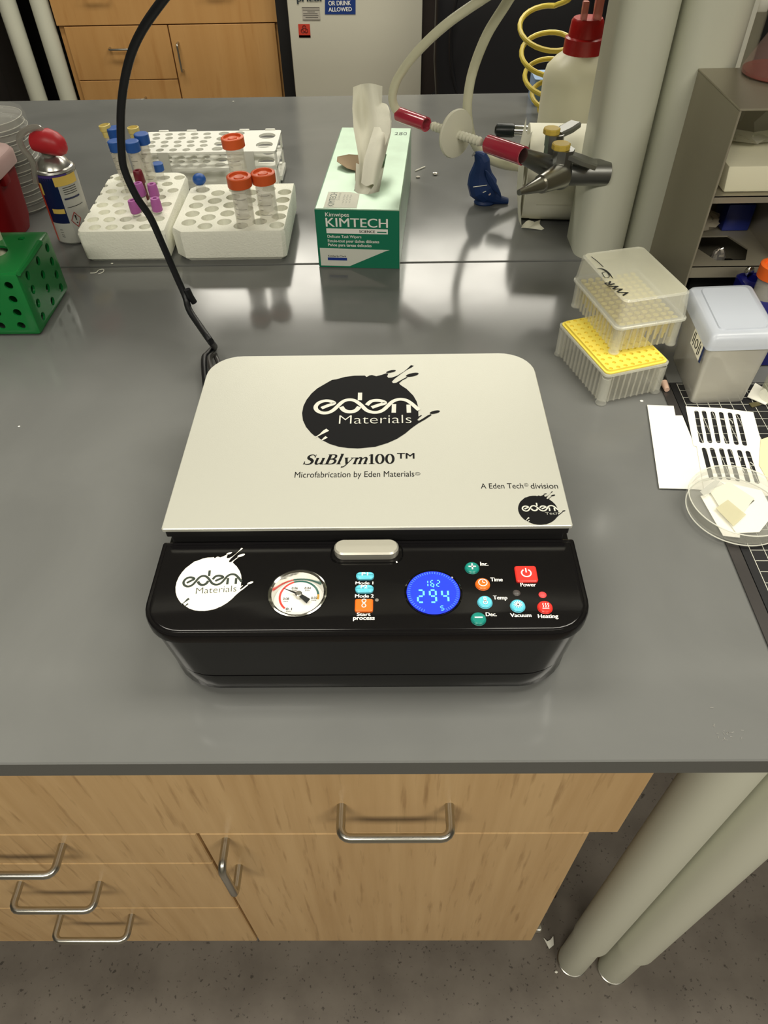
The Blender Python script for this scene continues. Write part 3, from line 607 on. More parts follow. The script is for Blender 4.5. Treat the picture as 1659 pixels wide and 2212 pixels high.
# ---- spray can
CX, CY, CR = -.4925, 1.083, .0285
t = thing('spray_can', (CX, CY, 0), 'navy and grey aerosol can with red cap and yellow tape, beside the foam rack', 'can')
CANB = mat('can_silver', (178, 178, 172), rough=.28, metal=.85)
MB().lathe([(0, .002), (CR-.003, .0), (CR, .002), (CR, .1), (CR-.0005, .103), (CR+.0006, .1045), (CR-.001, .107), (CR-.004, .108), (.021, .116), (.014, .121), (.012, .122), (0, .122)], (CX, CY, 0), seg=40).build('body', CANB, t)
def patch(a0, a1, z0, z1, m, name='label_print', r=CR+.0004, par=None, n=14):
    a0 += 22; a1 += 22
    mb = MB(); A = mb.vs([(CX+r*math.cos(rd(a0+(a1-a0)*k/n)), CY+r*math.sin(rd(a0+(a1-a0)*k/n)), z0) for k in range(n+1)]); B = mb.vs([(CX+r*math.cos(rd(a0+(a1-a0)*k/n)), CY+r*math.sin(rd(a0+(a1-a0)*k/n)), z1) for k in range(n+1)])
    for k in range(n): mb.f([A[k], A[k+1], B[k+1], B[k]])
    return mb.build(name, m, par or t, angle=60)
NAVY = mat('can_navy', (16, 26, 66), rough=.3); GRY = mat('can_grey', (176, 176, 168), rough=.35); YEL = mat('masking_yellow', (206, 176, 84), rough=.6); ORL = mat('can_orange', (196, 70, 44), rough=.35)
patch(205, 265, .034, .100, NAVY); patch(205, 270, .004, .034, GRY); patch(265, 400, .004, .100, mat('can_text_panel', (168, 168, 162), rough=.35)); patch(180, 206, .004, .098, ORL); patch(200, 300, .0965, .1035, mat('can_violet', (70, 52, 120), rough=.4))
patch(258, 330, .088, .101, YEL, 'tape', CR+.0009); patch(226, 262, .049, .056, YEL, 'tape', CR+.0009); patch(206, 216, .075, .092, YEL, 'label_print', CR+.0008)
mb = MB()
for k in range(9): mb.box(0, .001, 0, .001, 0, .001) if 0 else None
for z in (.0845, .0815, .0785, .0755): patch(276, 318, z, z+.0008, INK, r=CR+.0008)
patch(272, 322, .068, .0705, NAVY, r=CR+.0008); patch(272, 325, .0565, .0573, INK, r=CR+.0008)
for z in (.024, .020, .016, .013): patch(228, 238, z, z+.0006, INK, r=CR+.0008, n=4)
# hazard diamond with exclamation mark
def canpt(a, z, r=CR+.001):
    a += 22; return Vector((CX+r*math.cos(rd(a)), CY+r*math.sin(rd(a)), z))
mb = MB(); q = [canpt(286, .049), canpt(300, .038), canpt(286, .027), canpt(272, .038)]
for i in range(4): mb.tube([q[i], (q[i]+q[(i+1) % 4])/2+Vector((0, -.0006, 0)), q[(i+1) % 4]], .0005, 5)
q = [canpt(292, .024), canpt(300, .024), canpt(300, .012), canpt(292, .012)]
for i in range(4): mb.tube([q[i], q[(i+1) % 4]], .0004, 5)
mb.build('hazard_border', mat('hazard_red', (150, 40, 30)), t)
MB().tube([canpt(286, .0445), canpt(286, .037)], [.0012, .0005], 6).ball(canpt(286, .0335), .0009).build('hazard_mark', INK, t)
cc = ony(103, 313, 1.072)
mb = MB(); prof = [(-.026, .004, .006, 0), (-.022, .012, .012, .001), (-.010, .016, .017, .002), (.004, .017, .019, .001), (.014, .016, .017, -.002), (.021, .011, .012, -.004), (.024, .004, .006, -.005)]
mb.rings([[(cc.x+dx+.002, cc.y+ry*math.cos(2*PI*k/20), cc.z+.003+dz+rz*.92*math.sin(2*PI*k/20)) for k in range(20)] for dx, ry, rz, dz in prof]); mb.build('cap', mat('cap_red', (182, 38, 46), rough=.4), t)
MB().lathe([(.010, .119), (.011, .134), (0, .134)], (CX, CY, 0), seg=20).build('valve_stem', mat('grey_valve', (130, 128, 120), rough=.35), t)
lp = [ony(78, 395, 1.062), ony(70, 350, 1.06), ony(50, 322, 1.06), ony(42, 300, 1.06), ony(55, 282, 1.065), ony(80, 276, 1.07), ony(100, 290, 1.072)]
MB().tube(crom(lp, 4), .0045, 10).build('straw_holder', mat('smoke_plastic', (150, 146, 136), rough=.12, alpha=.6, spec=1), t)
# ---- green rack
t = thing('tube_rack', (-.52, .865, 0), 'translucent green plastic four-way tube rack with round holes', 'rack')
GR_ = mat('green_polypropylene', (22, 122, 56), rough=.25, alpha=.86, spec=.6)
gx0, gx1, gy0, gy1, gh = -.60, -.4535, .800, .918, .086
rk = MB().box(gx0, gx1, gy0, gy1, .002, gh, bev=.004, seg=2).build('rack_shell', GR_, t)
cut = MB(); cut.box(gx0+.003, gx1-.003, gy0+.003, gy1-.003, -.01, gh-.003)
boolean(rk, cut)
cut = MB()
for k in range(4):
    z = .016+k*.0185
    for x in (gx1-.021, gx1-.047, gx1-.073, gx1-.099, gx1-.125): cut.cyl((x+.002*k, gy0-.01, z), (x+.002*k, gy0+.008, z), .0052, seg=16)
    for y in (gy0+.022, gy0+.060, gy1-.022): cut.cyl((gx1-.008, y+.001*k, z), (gx1+.01, y+.001*k, z), .0058, seg=16)
boolean(rk, cut)
cut = MB()
for x, y, r in ((gx1-.028, gy1-.022, .0045), (gx1-.056, gy1-.024, .004), (gx1-.050, gy1-.058, .017), (gx1-.104, gy1-.06, .017)): cut.cyl((x, y, gh-.01), (x, y, gh+.01), r, seg=20)
boolean(rk, cut)
MB().box(gx1-.034, gx1-.031, gy0+.004, gy1-.004, .004, gh-.004).box(gx0+.004, gx1-.004, gy0+.045, gy0+.048, .004, gh-.004).build('inner_wall', GR_, t)
MB().tube([onz(40, 592, gh+.0006), onz(62, 562, gh+.0006), onz(86, 524, gh+.0006)], [.003, .0035, .004], 6).build('scuff_rib', GR_, t)
t = thing('pipette_tip', (-.575, .90, .09), 'pale translucent tube standing in the green rack', 'tube')
a_ = ony(-8, 520, .895); MB().tube([a_+Vector((-.004, 0, .05)), a_+Vector((0, 0, .02)), a_+Vector((.002, 0, -.03))], [.009, .009, .006], 16).build('tube_body', mat('milky_plastic', (226, 226, 196), rough=.4), t)
# ---- foam racks
F1 = thing('foam_rack', (-.39, 1.1, 0), 'white foam rack with small tube holes, left of the two', 'rack')
f1 = MB().rings([[(x+k_*(y-.998)*-.03, y, z) for x, y in rrect(-.455+i, -.325-i, .998+i, 1.215-i, (.008, .004, .022, .016), 5)] for z, i, k_ in ((0, .006, 1), (.004, .002, 1), (.041, 0, 1), (.046, .002, 1))]).build('foam_block', FOAM, F1)
cut = MB(); H1 = []
for j in range(8):
    for i in range(5):
        x = -.441+i*.0245+(.0 if j % 2 else .010); y = 1.014+j*.0255
        if x > -.333 or y > 1.205: continue
        H1.append((x, y)); dp = .030 if i >= 2 else .006
        cut.cyl((x, y, .046-dp), (x, y, .05), .0088, seg=20)
for k in range(6): cut.cyl((-.4575, 1.035+k*.032, -.01), (-.4575, 1.035+k*.032, .06), .0055, seg=12)
boolean(f1, cut)
F2 = thing('foam_rack', (-.235, 1.07, 0), 'white foam rack with large holes holding the orange-capped tubes', 'rack')
f2 = MB().rings([[(x, y, z) for x, y in rrect(-.318+i, -.153-i, .995+i, 1.165-i, 0)] for z, i in ((0, 0), (.045, 0))])
f2.bm.free(); f2 = MB()
oc = [(-.303, .995), (-.157, .995), (-.152, 1.0), (-.152, 1.165), (-.304, 1.165), (-.318, 1.15), (-.318, 1.010)]
def ins(P, d):
    c = (sum(p[0] for p in P)/len(P), sum(p[1] for p in P)/len(P)); return [(p[0]+(d if p[0] < c[0] else -d), p[1]+(d if p[1] < c[1] else -d)) for p in P]
f2.rings([[(x, y, z) for x, y in ins(oc, i)] for z, i in ((0, .006), (.006, .001), (.041, 0), (.0455, .0015))]); f2 = f2.build('foam_block', FOAM, F2)
cut = MB()
for j in range(5):
    for i in range(6):
        x = -.296+i*.0262; y = 1.018+j*.029+(.009 if i % 2 == 0 else -.004)
        if y > 1.152: continue
        cut.cyl((x, y, .015), (x, y, .05), .0108, seg=24)
boolean(f2, cut)
# ---- tubes
def clear_tube(t, p, d, L, r, cone=.02, m=TUBEP, marks=True):
    """body from base p along unit d"""
    MB().lathe([(0, 0), (r*.25, 0), (r, cone), (r, L), (r-.0008, L), (r-.0008, cone+.001), (r*.2, .002), (0, .002)], p, d, seg=20).build('tube_body', m, t)
    if marks:
        mb = MB(); d = Vector(d).normalized(); q = Vector((0, 0, 1)).rotation_difference(d)
        for k in range(10):
            h = cone+(L-cone)*(.1+.08*k)
            for a in range(230, 300, 10):
                A1 = [q @ Vector(((r+.0003)*math.cos(rd(a+da)), (r+.0003)*math.sin(rd(a+da)), h+dh)) for da, dh in ((0, 0), (10, 0), (10, .0005), (0, .0005))]
                if a < 250 or k % 2 == 0: mb.f(mb.vs([Vector(p)+v for v in A1]))
        mb.build('graduation', mat('grey_print', (90, 86, 84)), t, smooth=False)
def screw_cap(t, p, d, r, h, m, recess=True):
    n = 40; q = Vector((0, 0, 1)).rotation_difference(Vector(d).normalized()); mb = MB()
    prof = [(r*.9, 0), (r, .0006), (r, h-.001), (r-.0012, h), (r*.78, h)] + ([(r*.74, h-.003), (r*.42, h-.003), (r*.38, h-.0012), (r*.2, h-.0012), (0, h-.0025)] if recess else [(0, h)])
    mb.lathe(prof, p, d, seg=n); mb.build('cap', m, t, angle=40)
def tube15(u, v, y, label, cap, dirv=(0, 0, 1), group=None, zb=.012):
    top = ony(u, v, y); d = Vector(dirv).normalized(); L = (top.z-zb)/d.z; p = top-d*L
    t = thing('tube', p, label, 'test tube', group)
    clear_tube(t, p, d, L-.008, .0078, .022); screw_cap(t, p+d*(L-.015), d, .0112, .015, cap, recess=False)
BL = mat('blue_cap', (30, 82, 158), rough=.45); YC = mat('pale_yellow_cap', (226, 206, 124), rough=.5, alpha=.9); PU = mat('purple_cap', (170, 92, 160), rough=.5); OC = mat('orange_cap', (216, 92, 42), rough=.4)
tube15(247, 303, 1.150, 'blue-capped clear tube, front left of the blue caps in the foam rack', BL, (-.05, 0, 1))
tube15(283, 304, 1.150, 'blue-capped clear tube, front right of the blue caps, over the dark red sample', BL, (-.02, 0, 1))
tube15(245, 275, 1.183, 'blue-capped clear tube half hidden behind the black cable', BL, (-.06, 0, 1))
tube15(304, 288, 1.172, 'blue-capped clear tube at the right of the blue group', BL, (0, 0, 1))
def snap(u, v, y, label, dirv):
    top = ony(u, v, y); d = Vector(dirv).normalized(); L = (top.z-.014)/d.z; p = top-d*L
    t = thing('tube', p, label, 'test tube'); clear_tube(t, p, d, L-.006, .0062, .01)
    MB().lathe([(.0068, 0), (.0072, .001), (.0072, .008), (.0088, .010), (.0088, .017), (.0074, .0175), (.0066, .010), (0, .009)], p+d*(L-.017), d, seg=20).build('cap', YC, t)
snap(225, 270, 1.185, 'yellow-capped clear tube at the far left of the foam rack', (-.1, 0, 1))
snap(287, 275, 1.190, 'yellow-capped clear tube behind the blue caps', (0, 0, 1))
def vac(u, v, y, label, liquid=False, d=(-.08, 0, 1)):
    top = ony(u, v, y); d = Vector(d).normalized(); L = (top.z-.018)/d.z; p = top-d*L
    t = thing('blood_tube', p, label, 'test tube')
    MB().lathe([(0, 0), (.003, .0005), (.0056, .004), (.0056, L-.01), (0, L-.01)], p, d, seg=18).build('tube_body', mat('dark_red_liquid', (92, 16, 24), rough=.15) if liquid else TUBEP, t)
    if not liquid: MB().lathe([(.0058, 0), (.0058, .012), (.0057, .012)], p+d*.03, d, seg=18).build('paper_label', PAPER, t)
    MB().lathe([(.0072, 0), (.0078, .001), (.0074, .012), (.0066, .018), (.0062, .0185), (.0032, .0185), (.0028, .013), (0, .013)], p+d*(L-.0185), d, seg=24).build('cap', PU if not liquid else mat('maroon_cap', (110, 26, 40), rough=.4), t)
vac(285, 432, 1.052, 'purple-capped tube standing front left in the foam rack')
vac(334, 428, 1.060, 'purple-capped tube standing front right in the foam rack', d=(0, 0, 1))
vac(297, 395, 1.085, 'purple-capped tube, back left of the purple four', d=(-.06, 0, 1))
vac(327, 397, 1.090, 'purple-capped tube, back right of the purple four', d=(-.03, 0, 1))
vac(296, 368, 1.110, 'dark red filled tube behind the purple caps', liquid=True, d=(-.06, 0, 1))
def tube50(u, v, y, label, dirv=(0, 0, 1)):
    top = ony(u, v, y); d = Vector(dirv).normalized(); L = (top.z-.006)/d.z; p = top-d*L
    t = thing('centrifuge_tube', p, label, 'test tube')
    clear_tube(t, p, d, L-.006, .0138, .014); screw_cap(t, p+d*(L-.0145), d, .0172, .0145, OC)
    MB().lathe([(.0140, 0), (.0140, .026)], p+d*.055, d, seg=14, a0=rd(250), a1=rd(310)).build('writing_panel', mat('panel_film', (236, 232, 220), rough=.4, alpha=.5), t)
tube50(515, 379, 1.022, 'orange-capped clear tube, front left of the three in the foam rack', (.0, -.02, 1))
tube50(567, 371, 1.036, 'orange-capped clear tube, front right of the three in the foam rack', (-.02, 0, 1))
tube50(501, 295, 1.140, 'orange-capped clear tube at the back of the foam rack', (-.04, 0, 1))
top = ony(428, 376, 1.150); t = thing('small_tube', (top.x, top.y, .016), 'small tube with round blue cap in the large-hole foam rack', 'test tube')
MB().lathe([(0, .016), (.0075, .016), (.0078, .05), (0, .05)], (top.x, top.y, 0), seg=18).build('tube_body', TUBEP, t); MB().ball((top.x, top.y, top.z-.008), .0105, (1, 1, .85), 20).build('cap', BL, t)
top = ony(339, 352, 1.196); t = thing('small_tube', (top.x, top.y, .018), 'short tube with flat blue cap at the back of the foam rack', 'test tube')
MB().lathe([(0, 0), (.007, 0), (.007, top.z-.018-.01), (0, top.z-.018-.01)], (top.x, top.y, .018), seg=18).build('tube_body', TUBEP, t); screw_cap(t, (top.x, top.y, top.z-.012), (0, 0, 1), .0092, .012, BL, False)
# ---- white multi-level rack behind
RK = thing('tube_rack', (-.31, 1.31, 0), 'white plastic two-level tube rack behind the foam racks', 'rack')
rx0, rx1, ryy0, ryy1, rh = -.430, -.192, 1.262, 1.362, .060
def plate(z0, z1, name, holes):
    o = MB().rings([[(x, y, z) for x, y in rrect(rx0, rx1, ryy0, ryy1, .004, 3)] for z in (z0, z1)]).build(name, WHITEP, RK)
    if holes:
        c = MB()
        for j in range(5):
            for i in range(5): c.cyl((rx0+.018+i*.0225+(j % 2)*.004, ryy0+.012+j*.0185, z0-.01), (rx0+.018+i*.0225+(j % 2)*.004, ryy0+.012+j*.0185, z1+.01), .0068, seg=16)
        for j in range(4):
            for i in range(2): c.cyl((rx0+.138+i*.027, ryy0+.014+j*.024, z0-.01), (rx0+.138+i*.027, ryy0+.014+j*.024, z1+.01), .0095, seg=18)
        for j in range(2): c.cyl((rx1-.022, ryy0+.030+j*.042, z0-.01), (rx1-.022, ryy0+.030+j*.042, z1+.01), .0145, seg=24)
        boolean(o, c)
    return o
plate(rh-.004, rh, 'top_tray', True); plate(.030, .034, 'middle_tray', True); plate(0, .006, 'bottom_tray', False)
mb = MB()
for x in (rx0, rx1-.003):
    for y in (ryy0+.004, ryy1-.012): mb.box(x, x+.003, y, y+.008, .004, rh-.002)
mb.box(rx1-.001, rx1+.004, ryy0+.02, ryy1-.02, .004, .012).build('end_post', WHITEP, RK)
for x in (rx0+.048, rx1-.046):
    MB().box(x-.009, x+.009, ryy0-.003, ryy0-.0002, .002, rh+.001, bev=.001).build('side_strap', mat('strap_white', (205, 205, 196), rough=.5), RK)
for x in (rx0+.028, rx0+.078, rx0+.172, rx1-.02): MB().box(x-.009, x+.009, ryy1-.001, ryy1+.004, rh-.008, rh+.002, bev=.0015).build('clip', WHITEP, RK)
mb = MB()
for z in (.012, .017, .022, .040, .046, .052): mb.box(rx0+.006, rx1-.006, ryy1-.003, ryy1-.001, z, z+.002)
mb.build('back_rail', WHITEP, RK)
# ---- wipes box
KA = rd(-4.3); kc = (-.104, .975); KW, KD, KH = .1175, .318, .0855
kt = thing('tissue_box', (-.04, 1.13, 0), 'green and silver box of lab wipes with a tissue pulled out', 'tissue box')
KM = Matrix.Translation((kc[0], kc[1], 0)) @ Matrix.Rotation(KA, 4, 'Z')
kx, ky = KM.to_3x3() @ Vector((1, 0, 0)), KM.to_3x3() @ Vector((0, 1, 0))
KP = lambda x, y, z=0: KM @ Vector((x, y, z))
KG = mat('box_green', (24, 118, 88), rough=.35); KS = mat('box_pale_foil', (178, 204, 182), rough=.3, metal=.35, noise=.08, nscale=25); CARD = mat('brown_card', (160, 138, 108), rough=.8)
o = MB().box(0, KW, 0, KD, 0, KH, bev=.0012, seg=1, mtx=KM).build('carton', KS, kt, smooth=False)
sl = MB(); slp = [(KW*.41, .062), (KW*.47, .052), (KW*.60, .050), (KW*.72, .060), (KW*.72, .200), (KW*.66, .216), (KW*.50, .216), (KW*.42, .200)]
a_ = sl.vs([KP(x, y, KH-.035) for x, y in slp]); b_ = sl.vs([KP(x, y, KH+.01) for x, y in slp]); sl.f(a_[::-1]); sl.f(b_)
for i in range(8): sl.f([a_[i], a_[(i+1) % 8], b_[(i+1) % 8], b_[i]])
boolean(o, sl)
MB().box(KW*.1, KW*.9, .02, KD-.02, .004, KH-.022, bev=.004, mtx=KM).build('wipe_stack', mat('wipe_white', (214, 210, 196), rough=.9), kt)
MB().slab([KP(.0005, -.0004, .0005), KP(KW-.0005, -.0004, .0005), KP(KW-.0005, -.0004, KH-.001), KP(.0005, -.0004, KH-.001)], (0, .0006, 0)).build('front_print', KG, kt, smooth=False)
MB().slab([KP(-.0004, .001, .001), KP(-.0004, KD-.001, .001), KP(-.0004, KD-.001, KH-.001), KP(-.0004, .001, KH-.001)], (.0006, 0, 0)).build('side_print', KG, kt, smooth=False)
def ktext(s_, x, z, w_, h_, m=None, bold=.0, **k): return text(s_, m or WHITEINK, kt, KP(x, -.0006, z), kx, (0, 0, 1), w_, h_, bold=bold, **k)
MB().slab([KP(.003, -.0007, .003), KP(.045, -.0007, .003), KP(.098, -.0007, .027), KP(.103, -.0007, .0285), KP(.003, -.0007, .0295)], (0, .0003, 0)).build('front_print', mat('print_pale', (216, 218, 206), rough=.4), kt, smooth=False)
ktext('Kimwipes', .0145, .0755, .033, .0055, bold=.01); ktext('KIMTECH', .0145, .0610, .0865, .0125, bold=.012)
MB().slab([KP(.0145, -.0007, .0515), KP(.101, -.0007, .0515), KP(.101, -.0007, .0585), KP(.0145, -.0007, .0585)], (0, .0003, 0)).build('front_print', WHITEINK, kt, smooth=False)
text('SCIENCE', INK, kt, KP(.061, -.0009, .0532), kx, (0, 0, 1), .022, .0036, bold=.02); MB().slab([KP(.086, -.0009, .0535), KP(.099, -.0009, .0535), KP(.099, -.0009, .0552), KP(.086, -.0009, .0552)], (0, .0002, 0)).build('front_print', KG, kt, smooth=False)
ktext('Delicate Task Wipers', .0155, .0452, .048, .0038, bold=.015); ktext('Essuie-tout pour t\u00e2ches d\u00e9licates', .0155, .0385, .073, .0042, bold=.015); ktext('Pa\u00f1os para tareas delicadas', .0155, .0325, .062, .0042, bold=.015)
MB().slab([KP(.0135, -.0009, .0115), KP(.0415, -.0009, .0115), KP(.0415, -.0009, .0155), KP(.0135, -.0009, .0155)], (0, .0002, 0)).build('front_print', mat('print_blue', (30, 58, 140)), kt, smooth=False)
text('Kimberly-Clark', INK, kt, KP(.0145, -.0009, .0168), kx, (0, 0, 1), .026, .0026, bold=.01)
def kt_top(s_, x, y, ex, ey, w_, h_, m=INK, **k): return text(s_, m, kt, KP(x, y, KH+.0002), ex, ey, w_, h_, **k)
MB().slab([KP(.012, .004, KH+.0001), KP(.058, .004, KH+.0001), KP(.0575, .05, KH+.0001), KP(.045, .056, KH+.0001), KP(.012, .056, KH+.0001)], (0, 0, .0002)).build('top_print', mat('print_cream', (214, 214, 196), rough=.45), kt, smooth=False)
GRI = mat('grey_green_print', (70, 88, 76)); kt_top('KIMTECH', .0255, .008, ky, -kx, .046, .009, GRI, bold=.01); kt_top('Science', .031, .028, ky, -kx, .025, .004, GRI)
for k in range(3): kt_top('Delicate Task Wipers', .038+k*.0045, .012, ky, -kx, .036, .003, GRI)
kt_top('280', KW-.026, KD-.034, kx, ky, .020, .014, GRI, bold=-.01)
# torn cardboard flap and tissue
MB().slab([KP(.0465, .128, KH+.001), KP(.030, .132, KH+.004), KP(.013, .150, KH+.007), KP(.012, .165, KH+.008), KP(.028, .178, KH+.007), KP(.047, .186, KH+.003)], (0, 0, .0006)).slab([KP(.047, .09, KH-.001), KP(.043, .13, KH+.002), KP(.056, .13, KH-.006)], (0, 0, .0006)).build('torn_flap', CARD, kt, smooth=False)
def sheet(rows, m, name, par, th=None):
    mb = MB(); R_ = [mb.vs(crom(r, 5)) for r in rows]
    for a, b in zip(R_, R_[1:]):
        for i in range(len(a)-1): mb.f([a[i], a[i+1], b[i+1], b[i]])
    return mb.build(name, m, par, angle=80, recalc=False)
TIS = mat('tissue_paper', (226, 224, 208), rough=.9, sss=.0, bump=.25, bscale=60)
yk = 1.085
T_ = lambda u, v, y: ony(u, v, y)
sheet([[T_(763, 188, 1.20), T_(780, 182, 1.215), T_(800, 180, 1.20), T_(826, 186, 1.21)], [T_(761, 235, 1.18), T_(782, 238, 1.20), T_(805, 232, 1.18), T_(825, 222, 1.195)],
       [T_(764, 280, 1.15), T_(785, 284, 1.165), T_(812, 270, 1.15), T_(836, 228, 1.165)], [T_(772, 325, 1.12), T_(787, 330, 1.13), T_(812, 300, 1.12), T_(844, 262, 1.13)],
       [T_(776, 355, 1.10), T_(790, 352, 1.115), T_(818, 330, 1.10), T_(843, 285, 1.12)], [T_(769, 352, 1.07), T_(786, 370, 1.08), T_(810, 360, 1.075), T_(830, 320, 1.10)],
       [T_(768, 395, 1.045), T_(782, 400, 1.05), T_(802, 392, 1.05), T_(818, 350, 1.07)], [T_(762, 425, 1.035), T_(778, 425, 1.032), T_(793, 420, 1.035), T_(808, 400, 1.05)]], TIS, 'tissue', kt)
sheet([[T_(826, 222, 1.20), T_(836, 226, 1.19), T_(842, 240, 1.185), T_(846, 262, 1.18)], [T_(812, 262, 1.165), T_(824, 262, 1.15), T_(836, 266, 1.14), T_(845, 285, 1.14)], [T_(800, 300, 1.12), T_(812, 305, 1.105), T_(826, 310, 1.10), T_(834, 330, 1.10)],
       [T_(786, 345, 1.075), T_(800, 352, 1.06), T_(815, 352, 1.06), T_(822, 370, 1.065)], [T_(780, 395, 1.04), T_(792, 402, 1.03), T_(806, 398, 1.03), T_(812, 410, 1.035)]], TIS, 'tissue', kt)
# ---- inline filter and tubing
pA, pB = ony(895, 258, 1.115), ony(1130, 336, .960); ax = (pB-pA).normalized(); fc = ony(985, 289, pA.y+(pB.y-pA.y)*.42)
MILK = mat('milky_filter', (226, 224, 204), rough=.4, alpha=.93); TUB = mat('milky_silicone', (214, 212, 184), rough=.25, alpha=.9, spec=.6); REDT = mat('red_clear_tube', (188, 52, 74), rough=.12, alpha=.82, spec=.9)
t = thing('inline_filter', fc, 'round milky vent filter disc between the red tube pieces', 'filter')
MB().lathe([(.004, -.006), (.026, -.0035), (.030, -.0025), (.031, 0), (.030, .0025), (.026, .0035), (.008, .007), (0, .007)], fc, ax, seg=48).lathe([(0, -.006), (.026, -.0035)], fc, ax, seg=48).build('disc', MILK, t)
prb = []
for k in range(7): prb += [(.0062, .006+k*.0062), (.0046, .006+k*.0062+.0045)]
MB().lathe(prb+[(0, .05)], fc, ax, seg=20).build('barb', MILK, t); MB().lathe(prb+[(0, .05)], fc, -ax, seg=20).build('barb', MILK, t)
def redtube(a, b, r, label):
    d = (b-a); o = MB().lathe([(r-.0018, 0), (r, 0), (r, d.length), (r-.0018, d.length), (r-.0018, 0)], a, d, seg=24).build('red_tube', REDT, None, loc=a); return tag(o, label, 'tube')
redtube(ony(862, 247, 1.13), ony(921, 269, 1.085), .0095, 'short red tube piece left of the round filter')
redtube(ony(1055, 311, 1.005), ony(1131, 337, .958), .0115, 'short ribbed red tube piece between filter and chrome valve')
tag(MB().tube(crom([ony(905, 263, 1.10), ony(870, 250, 1.125), ony(853, 232, 1.13), ony(848, 205, 1.13), ony(862, 165, 1.13), ony(905, 108, 1.12), ony(965, 52, 1.11), ony(1035, 3, 1.10), ony(1110, -45, 1.09)], 6), .0062, 14).build('silicone_tube', TUB, None, loc=ony(862, 165, 1.13)), 'milky tubing rising up right from the left red tube', 'tube')
tag(MB().tube(crom([ony(1135, -60, 1.12), ony(1092, 10, 1.14), ony(1052, 75, 1.16), ony(1024, 145, 1.18), ony(1012, 200, 1.18), ony(1010, 250, 1.18), ony(1022, 305, 1.20), ony(1048, 338, 1.212), ony(1085, 355, 1.215), ony(1130, 362, 1.23)], 6), .0070, 14).build('silicone_tube', TUB, None, loc=ony(1012, 200, 1.18)), 'thicker milky tubing passing behind the filter disc', 'tube')
# ---- columns with service valve
def column(x0, x1, label):
    t = thing('service_column', ((x0+x1)/2, 1.03, 0), label, 'column')
    MB().rings([[(x, y, z) for x, y in rrect(x0, x1, .985, 1.072, (.026, .034, .012, .012), 10)] for z in (0, 1.2)]).build('column_shell', CREAM, t)
column(.272, .346, 'cream painted bench column carrying the chrome valves'); column(.351, .432, 'cream column right of the valve column, behind the steel rack')
sh = thing('overhead_shelf', (0, 1.03, .62), 'cream reagent shelf carried by the columns above the frame', 'shelf')
MB().box(-1.5, .255, .68, 1.34, .585, .61, bev=.003).box(.255, .445, .68, .975, .585, .61).box(.255, .445, 1.08, 1.34, .585, .61).box(.445, 1.6, .68, 1.34, .585, .61, bev=.003).build('shelf_board', CREAM, sh)
MB().box(-1.5, 1.6, .67, .679, .575, .64, bev=.002).build('front_rail', CREAM, sh)
vt = thing('service_valve', (.27, 1.0, .13), 'double chrome outlet valve with two yellow caps on the column', 'valve')
DCH = mat('dark_chrome', (150, 151, 148), rough=.36, metal=1.0)
yv = .985
hub = ony(1212, 372, yv); 
MB().lathe([(.0, 0), (.0165, 0), (.0165, .055), (0, .055)], ony(1226, 372, yv), (ony(1288, 372, .99)-ony(1226, 372, yv)), seg=28).build('stem', DCH, vt)
MB().ball(hub, .018, (1.05, 1, 1.25), 24).build('hub', DCH, vt)
q1, q2 = ony(1212, 378, .965), ony(1168, 398, .935); q3 = ony(1121, 416, .905)
MB().tube([q1, q2], [.016, .0115], 20).tube([q2, q2+(q3-q2)*.06, q2+(q3-q2)*.9, q3], [.0095, .0095, .004, .0036], 20).build('nozzle', STEELW, vt)
q1, q3 = ony(1205, 368, .995), ony(1128, 336, .957)
MB().tube([q1, q1+(q3-q1)*.35, q3], [.015, .0135, .0092], 20).build('nozzle', DCH, vt)
for (u, v0, v1, y, r) in ((1191, 289, 345, 1.01, .0125), (1211, 322, 372, .972, .0135)):
    top = ony(u, v0, y); bot = ony(u, v1, y)
    MB().lathe([(r*.95, 0), (r*.95, (top-bot).length*.55), (r*1.02, (top-bot).length*.56), (r*1.02, (top-bot).length), (0, (top-bot).length)], bot, (0, 0, 1), seg=8).build('valve_body', DCH, vt, angle=20)
    MB().lathe([(0, 0), (r*.85, 0), (r*.9, .001), (r*.9, .006), (r*.8, .007), (r*.4, .0062), (0, .0062)], (top.x, top.y, bot.z+(top-bot).length), (0, 0, 1), seg=10).build('yellow_cap', mat('valve_yellow', (208, 180, 78), rough=.5), vt, angle=20, label='yellow index cap')
def lever(a, b, w_, nm='lever'):
    d = (b-a).normalized(); s_ = d.cross(Vector((0, 0, 1))).normalized(); up = s_.cross(d)
    mb = MB(); n0 = [(a, w_*.8), (a+(b-a)*.5, w_*1.15), (b, w_)]; mb.rings([[p+s_*ww*cx_+up*.004*cz_ for cx_, cz_ in ((-1, -.6), (-.7, -1), (.7, -1), (1, -.6), (1, .6), (.7, 1), (-.7, 1), (-1, .6))] for p, ww in n0]); mb.build(nm, DCH, vt, angle=20)
lever(ony(1204, 291, 1.01), ony(1242, 268, 1.05), .009); lever(ony(1222, 333, .97), ony(1287, 357, .963), .011)
